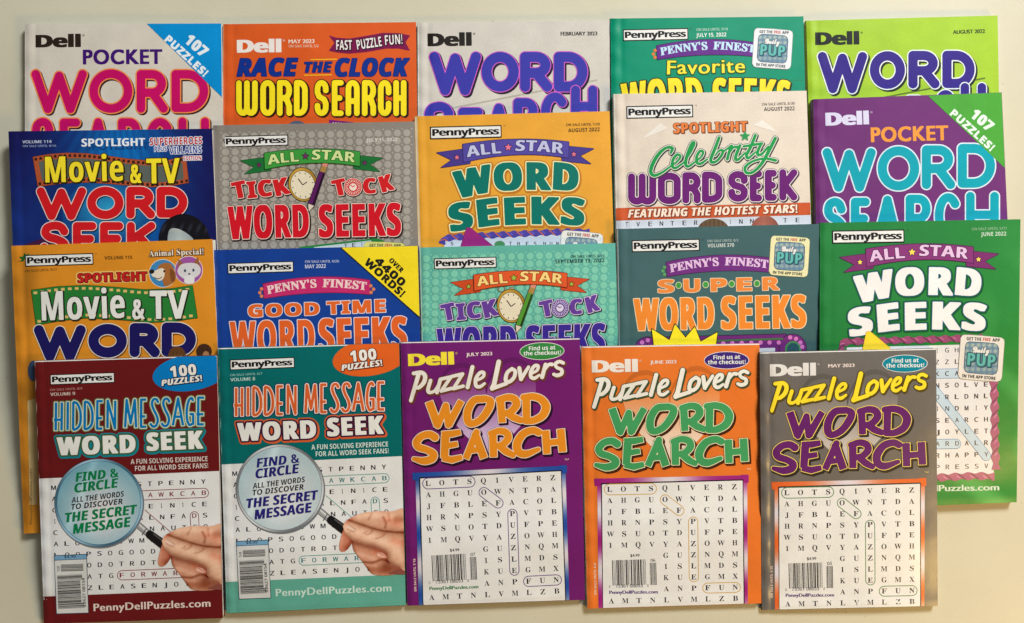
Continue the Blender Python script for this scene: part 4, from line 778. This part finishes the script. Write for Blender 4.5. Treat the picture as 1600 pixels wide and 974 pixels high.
# ================================================================== bottom row
def hidden(m, src, dst, C):
    S = dict(src=src, dst=dst); A = lambda: m.fr(320, 534, 4.428).warp(src, dst); B = lambda: m.fr(320, 740, 4.162).warp(src, dst)
    A(); m.part('white_panel').poly([(60, 853), (1420, 790), (1500, 1600), (100, 1690)], (230, 230, 230), cell=1); B(); m.part('lower_band').poly([(90, 708), (1360, 653), (1400, 1000), (90, 1000)], C['low'], cell=1)
    A(); press(m, (172, 125), (620, 107), 74); m.part('issue_date').txt('ON SALE UNTIL ' + C['until'], 'sans', (175, 240), (397, 228), 15, C['dim'], bold=.01); m.txt('VOLUME ' + C['vol'], 'sans', (178, 275), (348, 267), 22, C['date'], bold=.02)
    m.part('oval_badge').ell(1146, 108, 264, 128, C['oval'], -9); k = [(1.1, C['ovs'], (.8, .8)), (0, (236, 232, 224))]
    m.txt('100', 'sbi', (1010, 141), (1190, 122), 76, bold=.04, layers=k); m.txt('PUZZLES!', 'sbi', (946, 203), (1230, 166), 42, bold=.035, layers=k)
    m.part('message_title'); Y0 = lambda x: 312 - (x - 195) * .038; Y1 = lambda x: 524 - (x - 195) * .046
    L = [(c, a, b, Y0(a), Y1(a)) for c, a, b in (('H', 200, 272), ('I', 286, 312), ('D', 328, 398), ('D', 408, 480), ('E', 488, 548), ('N', 566, 636), ('M', 688, 782), ('E', 792, 850), ('S', 862, 934), ('S', 940, 1012), ('A', 1018, 1106), ('G', 1114, 1176), ('E', 1186, 1250))]
    m.pen('message', L, 18, [(2.7, C['m0']), (1.4, C['m1']), (0, C['m2'])], cell=.6)
    m.part('title_print')
    for s_, a, b in (('WORD', (228, 690), (772, 668)), ('SEEK', (848, 656), (1238, 638))): m.txt(s_, 'sb', a, b, 126, bold=.06, layers=[(4.2, C['w0'], (1, 1)), (2.5, C['w1']), (0, (236, 235, 230))])
    m.part('slogan').txt('A FUN SOLVING EXPERIENCE', 'sb', (738, 748), (1268, 725), 34, C['slog']); m.txt('FOR ALL WORD SEEK FANS!', 'sb', (768, 795), (1272, 772), 34, C['slog'])
    B(); m.part('letter_grid'); ring = C['ring']
    P = lambda i, r: np.array((215 + 69.3 * i + 4 * (r - 6), 367 + 73 * (r - 6) - 3.14 * i))
    G = {1: 'M       STPENNY', 2: 'A        AWKCAB', 3: 'G        EINICE', 4: 'I       ALNFADS', 5: 'C        NAUTGO', 6: 'ALO   OWMG', 7: 'LOOPSOGOOD', 8: '  CODOTRDT', 9: '   ATGFORWAR', 10: '   ZLEASENJOY'}
    for r, row in G.items():
        for i, c in enumerate(row):
            if c == ' ': continue
            p = P(i, r) + [0, 14]; hot = (r == 2 and i >= 9) or (r == 9 and 6 <= i <= 11) or (c == 'D' and r == 4); wdt = {'I': 3.0, 'J': 8}.get(c, 13)
            if c in 'WM': wdt = 17 if c == 'W' else 15
            m.txt(c, 'sans', p - [wdt, 0], p + [wdt, -.6], 29, C['hot'] if hot else (40, 38, 42), bold=.024)
    m.loop(P(7.6, 2), P(14, 2), 30, 4.5, ring); m.loop(P(6, 9), P(12.6, 9), 30, 4.5, ring); m.loop(P(13, 4), P(13, 6), 27, 4.5, ring); m.line([P(8.1, 3.55) + [20, -20], P(10.4, 5.6) + [20, -20]], 4.5, ring)
    # magnifying glass
    m.part('magnifying_glass_picture'); A(); cx, cy, R = 521, 1019, 311
    B(); cx, cy, R = 489, 98, 288
    m.strokes([([(752, 248), (812, 298)], 44)], [(0, (70, 70, 74)), (-1, (160, 160, 162))]); m.strokes([([(744, 232), (800, 282)], 12)], [(0, (216, 214, 212))]); m.strokes([([(795, 268), (772, 304)], 7)], [(0, (90, 88, 88))])
    m.strokes([([(822, 304), (925, 380)], [56, 64])], [(0, (24, 22, 24))]); m.strokes([([(846, 300), (905, 344)], 9)], [(0, (84, 80, 80))])
    lens = lambda a, b: np.array(C['lens']) * (1 - .0 * a[:, None]) + np.outer(np.clip(1.25 - 2.1 * np.hypot(a - .55, b - .62), 0, 1), np.array([222, 224, 226]) - np.array(C['lens'])) + np.outer(np.exp(-((a + b * .4 - .45) / .05) ** 2) * .4, [60, 60, 56])
    rim = lambda a, b: np.array(C['rim']) + np.outer(.5 + .5 * np.sin(np.arctan2(b - .5, a - .5) * 3 + 1), [96, 98, 98])
    m.ell(cx + 6, cy + 8, R, R, (120, 124, 130), n=72); m.ell(cx, cy, R, R, (90, 92, 96), n=72); m.ell(cx, cy, R - 3, R - 3, rim, n=72); m.ell(cx, cy, R - 15, R - 15, C['rim'], n=72); m.ell(cx, cy, R - 18, R - 18, lens, n=72)
    m.part('lens_message'); c = C['find']; k = .03
    A(); m.txt('FIND', 'sbi', (360, 872), (568, 848), 62, c, bold=k); m.txt('&', 'sb', (600, 842), (656, 836), 58, bold=.04, layers=[(.2, c)], cell=.5); m.txt('CIRCLE', 'sbi', (356, 948), (658, 908), 64, c, bold=k)
    B(); m.txt('ALL THE WORDS', 'sbi', (312, 100), (655, 55), 35, (44, 40, 46)); m.txt('TO DISCOVER', 'sbi', (314, 143), (645, 104), 35, (44, 40, 46)); m.txt('THE SECRET', 'sbi', (278, 226), (742, 168), 60, c, bold=k); m.txt('MESSAGE', 'sbi', (326, 300), (702, 250), 62, c, bold=k)
    # printed hand holding it
    m.part('hand_picture')
    def skin(base, marks, light=(.0, -1.)):
        base = np.array(base, float)
        def f(x, y):
            n = np.sin(x * .041 + 1.3 * np.sin(y * .033)) * np.sin(y * .052 + x * .017) + .5 * np.sin(x * .13 + y * .07) * np.sin(y * .11 - x * .05); c = base[None] + n[:, None] * [5, 7, 7]
            for pts, wd_, k in marks:
                p = smooth(pts, 4) if len(pts) > 2 else np.array(pts, float); d = np.full(x.shape, 1e9)
                for u, v in zip(p[:-1], p[1:]):
                    e = v - u; t = np.clip(((x - u[0]) * e[0] + (y - u[1]) * e[1]) / max((e ** 2).sum(), 1e-6), 0, 1); d = np.minimum(d, np.hypot(x - u[0] - t * e[0], y - u[1] - t * e[1]))
                c = c + np.exp(-(d / wd_) ** 2)[:, None] * np.array(k, float)[None]
            return c
        f.frame = True; return f
    D1, D2, HI, RD = (-58, -62, -58), (-34, -42, -42), (20, 26, 26), (6, -16, -16)
    m.poly([(905, 352), (884, 420), (874, 476), (884, 506), (912, 506), (940, 480), (962, 440), (960, 400)], skin((206, 128, 100), [([(960, 400), (955, 450), (930, 490)], 22, D1), ([(890, 420), (882, 480)], 12, HI), ([(905, 352), (960, 400)], 22, D1)]), sm=1, cell=.8)
    m.poly([(955, 440), (968, 500), (1002, 545), (1030, 580), (1060, 620), (1095, 655), (1180, 664), (1290, 640), (1320, 560), (1320, 420), (1200, 400), (1050, 400)], skin((212, 150, 122), [([(960, 445), (1040, 470), (1110, 488), (1170, 515), (1195, 560)], 20, D1), ([(990, 520), (1060, 540), (1110, 560)], 16, HI), ([(1030, 575), (1090, 580), (1150, 560), (1200, 575)], 8, D1), ([(1060, 620), (1120, 630), (1190, 640)], 26, D2), ([(1110, 510), (1180, 540)], 18, RD), ([(1060, 600), (1110, 600)], 12, HI), ([(1180, 600), (1300, 630)], 34, D1), ([(955, 440), (990, 535), (1090, 655)], 9, D2)]), sm=1, cell=.8)
    m.poly([(1190, 655), (1240, 628), (1320, 616), (1330, 655)], (142, 78, 68), sm=1, cell=.8)
    m.poly([(898, 345), (915, 312), (958, 284), (1020, 258), (1110, 246), (1210, 246), (1330, 256), (1340, 620), (1250, 600), (1195, 570), (1180, 510), (1120, 480), (1040, 462), (965, 438), (920, 402)], skin((224, 172, 142), [([(935, 303), (1000, 326), (1075, 352), (1160, 374), (1240, 382), (1330, 384)], 7, D1), ([(935, 303), (1000, 326), (1075, 352), (1160, 374), (1240, 382), (1330, 384)], 24, D2), ([(1000, 280), (1100, 268), (1220, 280)], 22, HI), ([(920, 345), (1000, 380), (1100, 420), (1210, 470), (1290, 540)], 34, HI), ([(905, 400), (965, 438), (1040, 462), (1120, 482), (1185, 520), (1200, 575), (1260, 610)], 20, D1), ([(1050, 398), (1076, 390), (1090, 370)], 6, D2), ([(1030, 392), (1050, 380)], 5, D2), ([(1110, 425), (1150, 412), (1170, 395)], 6, D2), ([(1160, 285), (1178, 320), (1172, 352)], 8, D1), ([(1085, 262), (1065, 300)], 7, D2), ([(1195, 262), (1200, 310)], 7, D2), ([(915, 325), (930, 310), (960, 295)], 10, RD), ([(1180, 300), (1260, 330)], 30, RD), ([(1240, 300), (1330, 300)], 22, D2), ([(1230, 440), (1330, 470)], 26, RD), ([(1300, 400), (1320, 600)], 24, D2)]), sm=1, cell=.8)
    m.poly([(918, 338), (932, 330), (960, 342), (985, 366), (978, 382), (948, 378), (925, 362)], skin((236, 194, 170), [([(925, 345), (970, 372)], 8, (12, 16, 18)), ([(932, 330), (985, 366)], 5, D2), ([(925, 362), (978, 384)], 5, D2)]), sm=1, cell=.6)
    m.poly([(1118, 512), (1160, 520), (1186, 546), (1150, 548), (1122, 535)], skin((228, 170, 150), [([(1118, 512), (1186, 546)], 5, D2), ([(1130, 530), (1165, 540)], 7, HI)]), sm=1, cell=.6)
    # bar code label
    m.part('barcode'); m.poly([(202, 440), (415, 430), (431, 812), (221, 820)], (46, 62, 84), cell=.7); m.poly([(207, 474), (412, 465), (427, 808), (225, 815)], (218, 218, 216), cell=.7); m.poly([(206, 444), (411, 435), (412, 462), (207, 470)], (118, 166, 200), cell=.7)
    m.txt('$4.99', 'sans', (270, 459), (342, 456), 20, (40, 50, 64), bold=.015)
    bars(m, [(246, 500), (392, 494), (394, 541), (248, 547)], False, 9, seed=4); bars(m, [(224, 570), (384, 561), (390, 600), (226, 612)], False, 7, seed=6); bars(m, [(226, 612), (374, 602), (384, 748), (232, 756)], False, 24, seed=7); bars(m, [(232, 756), (402, 746), (405, 778), (234, 787)], False, 6, seed=8)
    m.txt('22627 08154', 'sans', (412, 770), (402, 585), 18, (50, 46, 48), bold=.01); m.txt(C['sup'], 'sans', (240, 543), (238, 510), 16, (50, 46, 48), bold=.01)
    m.part('web_address').txt('PennyDellPuzzles.com', 'bf', (462, 799), (1215, 766), 47, bold=.04, layers=[(0, C['url'])], cell=.5); m.warp()
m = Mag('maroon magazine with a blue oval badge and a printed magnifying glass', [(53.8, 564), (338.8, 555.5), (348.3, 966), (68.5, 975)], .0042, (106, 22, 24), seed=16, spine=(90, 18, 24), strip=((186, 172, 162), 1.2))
hidden(m, [(358.8, 562.2), (602.3, 595), (431.7, 932.2), (611.9, 924.5)], [(77.9, 585.5), (320.7, 618.7), (147, 955.5), (329.1, 948.5)], dict(low=(106, 22, 24), until='8/9', vol='9', dim=(196, 140, 132), date=(220, 200, 190), oval=(0, 122, 194), ovs=(14, 44, 84), m0=(98, 122, 84), m1=(216, 222, 190), m2=(0, 118, 184), w0=(0, 134, 150), w1=(60, 92, 60), slog=(220, 206, 198), hot=(130, 40, 52), ring=(140, 50, 62), lens=(120, 172, 190), rim=(64, 104, 128), find=(0, 124, 70), sup='58', url=(232, 214, 204)))
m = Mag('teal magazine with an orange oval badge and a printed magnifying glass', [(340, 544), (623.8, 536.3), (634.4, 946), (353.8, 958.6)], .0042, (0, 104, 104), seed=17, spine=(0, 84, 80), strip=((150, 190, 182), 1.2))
hidden(m, None, None, dict(low=(98, 172, 154), until='6/7', vol='8', dim=(150, 204, 196), date=(196, 224, 216), oval=(226, 98, 32), ovs=(110, 44, 20), m0=(28, 34, 96), m1=(236, 220, 206), m2=(218, 96, 44), w0=(216, 96, 50), w1=(62, 20, 52), slog=(214, 230, 224), hot=(40, 124, 124), ring=(90, 160, 152), lens=(176, 200, 208), rim=(120, 122, 126), find=(40, 32, 118), sup='58', url=(206, 230, 220)))

def lovers(m, src, dst, C):
    A = lambda: m.fr(600, 520, 4.428).warp(src, dst); B = lambda: m.fr(600, 730, 3.992).warp(src, dst)
    A(); bg = np.array(C['bg'], float); m.part('heart_picture')
    hp = [(708, 420), (690, 330), (640, 260), (560, 225), (470, 240), (410, 300), (385, 380), (410, 480), (470, 580), (560, 690), (640, 760), (740, 850), (860, 720), (950, 620), (1010, 520), (1048, 400), (1045, 310), (1000, 230), (920, 190), (840, 200), (770, 260), (725, 340)]
    m.poly([(x - 4, y - 16) for x, y in hp], tuple(bg * .87), sm=1); m.poly([(x, y + 18) for x, y in hp], lambda a, b: bg * (1 - np.clip(b * 1.5 - .12, 0, 1)[:, None]) + np.array(C['heart']) * np.clip(b * 1.5 - .12, 0, 1)[:, None], sm=1)
    dell(m, (168, 232), (486, 220), 84, C['dell']); m.part('issue_date').txt(C['date'], 'bf', (570, 164), (748, 156), 23, (232, 214, 206), bold=.045)
    m.part('oval_badge').ell(1093, 128, 151, 57, C['oval'], -1.5, [(.9, (232, 226, 220)), (0, C['oval'])]); m.txt('Find us at', 'sb', (1003, 124), (1186, 116), 28, (230, 232, 226), bold=.012); m.txt('the checkout!', 'sb', (966, 158), (1224, 150), 28, (230, 232, 226), bold=.012)
    # casual brush letters
    m.part('word_print'); W, E2, S_ = 54, 50, 1
    FT = (1, 1)
    st = [([(312, 478), (372, 642)], W, FT), ([(372, 642), (428, 505)], 44), ([(428, 505), (446, 638)], 44), ([(446, 638), (535, 472)], [52, 46], FT),
          ([(690, 458), (622, 470), (580, 540), (580, 610), (612, 630), (672, 598), (722, 530), (738, 476), (700, 456)], [48, 50, 54, 54, 46, 50, 54, 50, 46], None, True),
          ([(806, 462), (818, 622)], [52, 50], FT), ([(795, 464), (860, 448), (905, 462), (916, 500), (880, 545), (835, 560)], [44, 48, 52, 54, 48, 40], None, True), ([(850, 556), (896, 586), (946, 606)], [46, 50, 44], None, True),
          ([(984, 450), (986, 612)], [54, 50], FT), ([(965, 448), (1030, 442), (1088, 462), (1120, 510), (1100, 570), (1040, 606), (980, 612)], [44, 48, 52, 58, 54, 48, 42], None, True)]
    lay = [(1.5, C['wsh'], (3.0, 3.2)), (1.1, C['wrim']), (0, C['word'])]; m.strokes(st, lay, .6)
    st = [([(352, 724), (316, 705), (262, 716), (226, 756), (240, 792), (300, 812), (342, 840), (332, 872), (276, 888), (208, 874)], [54, 50, 48, 52, 50, 46, 52, 54, 50, 30], None, True),
          ([(425, 712), (418, 866)], [56, 52], FT), ([(400, 704), (470, 700), (530, 688)], [42, 46, 38], (1, 1)), ([(420, 786), (510, 770)], [42, 36], (1, 1)), ([(405, 868), (470, 880), (540, 862)], [40, 46, 36], (1, 1)),
          ([(566, 872), (640, 690)], [46, 46], (1, 0)), ([(628, 690), (692, 868)], [50, 54], (1, 1)), ([(590, 818), (672, 806)], 38),
          ([(752, 694), (758, 860)], [54, 50], FT), ([(740, 698), (800, 680), (848, 694), (858, 732), (824, 772), (782, 786)], [42, 46, 50, 52, 46, 38], None, True), ([(796, 782), (846, 822), (892, 846)], [46, 50, 40], None, True),
          ([(1070, 690), (1030, 676), (964, 700), (922, 766), (930, 822), (980, 840), (1068, 808)], [48, 48, 52, 58, 54, 50, 30], None, True),
          ([(1118, 678), (1128, 838)], [54, 50], FT), ([(1222, 668), (1236, 824)], [54, 52], FT), ([(1125, 764), (1232, 752)], 44)]
    m.part('search_print').strokes(st, lay, .6); m.txt('TM', 'sans', (1250, 884), (1278, 882), 12, C['wrim'])
    m.part('script_title')
    st = [([(240, 285), (186, 470)], [30, 26]), ([(205, 282), (258, 276), (284, 300), (276, 344), (244, 378), (222, 384)], [26, 28, 30, 30, 26, 20], None, True), ([(322, 332), (304, 396), (316, 414), (350, 402), (382, 352)], [26, 26, 24, 20, 18], None, True), ([(390, 324), (366, 414)], 26),
          ([(392, 322), (464, 306), (396, 404), (466, 386)], 24), ([(474, 302), (544, 286), (480, 388), (548, 370)], 24), ([(612, 238), (578, 378)], 28), ([(630, 336), (684, 308), (690, 278), (664, 278), (636, 318), (636, 366), (664, 374), (696, 352)], [18, 20, 24, 24, 26, 26, 24, 18], None, True),
          ([(794, 202), (762, 356), (748, 386)], 32), ([(750, 386), (846, 352)], [28, 26]), ([(886, 250), (852, 278), (842, 328), (866, 340), (898, 312), (908, 268), (884, 250)], [24, 26, 28, 26, 26, 26, 24], None, True), ([(936, 246), (948, 322)], 28), ([(948, 322), (1000, 238)], [26, 22]),
          ([(1014, 286), (1058, 262), (1066, 232), (1042, 230), (1018, 266), (1016, 304), (1040, 316), (1074, 294)], [18, 20, 24, 24, 26, 26, 24, 18], None, True), ([(1118, 222), (1094, 308)], 28), ([(1108, 262), (1140, 222), (1162, 220)], [18, 22, 26], None, True), ([(1240, 210), (1214, 200), (1188, 214), (1194, 240), (1228, 256), (1228, 284), (1198, 296), (1174, 288)], [24, 24, 24, 22, 24, 26, 26, 22], None, True)]
    m.strokes(st, [(1.1, C['psh'], (2, 2)), (0, C['puz'])], .6)
    # framed letter puzzle
    B(); m.part('puzzle_frame'); fr = lambda ph: (lambda a, b: (lambda k: np.array(C['frame']) * (1 - k) + np.array([222, 214, 224]) * k)((.5 - .5 * np.cos((b * 2.15 + ph) * 2 * math.pi))[:, None]))
    ft = lambda a, b: (lambda k: np.array(C['frame']) * (1 - k) + np.array([222, 214, 224]) * k)(np.exp(-((a - .48) / .2) ** 2)[:, None])
    m.poly([(196, 50), (224, 50), (246, 900), (218, 900)], fr(.0)); m.poly([(1108, 20), (1132, 20), (1158, 880), (1132, 880)], fr(.1)); m.poly([(200, 36), (1130, -8), (1132, 22), (205, 66)], ft)
    m.poly([(176, 36), (232, 34), (234, 62), (226, 64), (228, 80), (180, 84)], C['frame']); m.poly([(1092, -10), (1140, -12), (1142, 38), (1112, 40), (1110, 20), (1092, 20)], C['frame'])
    m.poly([(219, 64), (1108, 18), (1138, 860), (244, 890)], (30, 26, 34)); m.part('letter_grid').poly([(226, 72), (1103, 26), (1131, 860), (247, 890)], (231, 230, 229), cell=1)
    g = np.array([(275, 103), (1053, 68), (299, 815), (1078, 775)], float); at = lambda i, r: (g[0] * (1 - i / 9) + g[1] * i / 9) * (1 - r / 10) + (g[2] * (1 - i / 9) + g[3] * i / 9) * r / 10
    hot = C['ring']; m.loop(at(0, 0), at(3, 0), 34, 5, hot); m.loop(at(4, 1), at(5, 2), 31, 5, hot); m.loop(at(6, 3), at(6, 8), 29, 5, hot); m.loop(at(7, 9), at(9, 9), 32, 5, hot)
    for r, row in enumerate(('LOTSQIVERZ', 'AHGUOWNTDA', 'JFBLEFACOL', 'HRNPSYPVTB', 'WSUOTDUFPE', 'IMQVYAZOWH', '    GUZNQM', '    ISLMDS', '    KUEGMX', '    ANPFUN', 'AMTNLVMLZB')):
        for i, c in enumerate(row):
            if c == ' ': continue
            p = at(i, r) + [0, 15]; wd_ = {'W': 22, 'M': 20, 'I': 8, 'J': 11, 'S': 13}.get(c, 16); m.txt(c, 'serif', p - [wd_, 0], p + [wd_, -1.2], 32 if c != 'Q' else 34, (44, 40, 46))
    m.part('barcode'); bars(m, [(296, 552), (512, 540), (520, 702), (304, 714)], True, 26, seed=5); bars(m, [(534, 562), (578, 560), (584, 702), (540, 704)], True, 7, seed=9)
    m.txt('$4.99', 'bf', (412, 528), (470, 525), 18, (60, 56, 60), bold=.03); m.txt(C['mon'], 'bf', (540, 556), (570, 554), 20, (50, 46, 50), bold=.01); m.txt('0', 'sans', (280, 730), (289, 730), 16, (50, 46, 50)); m.txt('73361 08693', 'sans', (322, 727), (494, 719), 19, (50, 46, 50), bold=.01); m.txt('8', 'sans', (520, 716), (530, 716), 16, (50, 46, 50))
    m.part('web_address').txt('PennyDellPuzzles.com', 'bf', (285, 768), (588, 756), 21, C['web'], bold=.05); m.part('sale_line').txt('ON SALE UNTIL ' + C['until'], 'sb', (203, 776), (196, 572), 14, (232, 206, 190)); m.warp()
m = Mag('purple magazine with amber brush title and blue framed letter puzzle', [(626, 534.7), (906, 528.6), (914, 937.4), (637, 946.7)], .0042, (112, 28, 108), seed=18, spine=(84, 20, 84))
lovers(m, None, None, dict(bg=(112, 28, 108), heart=(206, 178, 214), dell=(244, 222, 60), date='JULY 2023', oval=(52, 132, 62), word=(230, 142, 34), wrim=(240, 220, 204), wsh=(40, 12, 38), puz=(234, 228, 218), psh=(110, 60, 40), frame=(36, 78, 162), ring=(104, 74, 138), mon='07', web=(50, 122, 72), until='7/18'))
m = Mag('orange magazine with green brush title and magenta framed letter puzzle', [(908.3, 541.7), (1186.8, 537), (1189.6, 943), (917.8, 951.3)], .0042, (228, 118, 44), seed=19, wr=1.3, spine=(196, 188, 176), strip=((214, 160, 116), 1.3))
D18 = [(637.3, 552.3), (846.8, 548.9), (674.9, 934.2), (870, 924.1)]
lovers(m, D18, [(924.5, 562.3), (1135.2, 563.2), (955.7, 939.9), (1149.3, 935.4)], dict(bg=(228, 118, 44), heart=(236, 214, 196), dell=(236, 226, 216), date='JUNE 2023', oval=(62, 34, 118), word=(66, 156, 96), wrim=(238, 228, 190), wsh=(66, 34, 18), puz=(236, 232, 222), psh=(60, 76, 50), frame=(158, 32, 124), ring=(206, 166, 84), mon='06', web=(80, 44, 122), until='6/6'))
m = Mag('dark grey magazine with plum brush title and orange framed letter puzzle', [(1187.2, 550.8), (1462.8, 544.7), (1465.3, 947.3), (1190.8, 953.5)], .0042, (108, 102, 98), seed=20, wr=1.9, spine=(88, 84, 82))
lovers(m, D18, [(1202.9, 568.4), (1413.9, 568.4), (1231.2, 944.5), (1425.1, 940.4)], dict(bg=(108, 102, 98), heart=(196, 186, 180), dell=(226, 222, 218), date='MAY 2023', oval=(0, 130, 150), word=(98, 28, 104), wrim=(246, 218, 110), wsh=(40, 34, 32), puz=(248, 222, 50), psh=(84, 70, 24), frame=(226, 102, 44), ring=(84, 132, 84), mon='05', web=(74, 44, 110), until='4/25'))
m.flush()
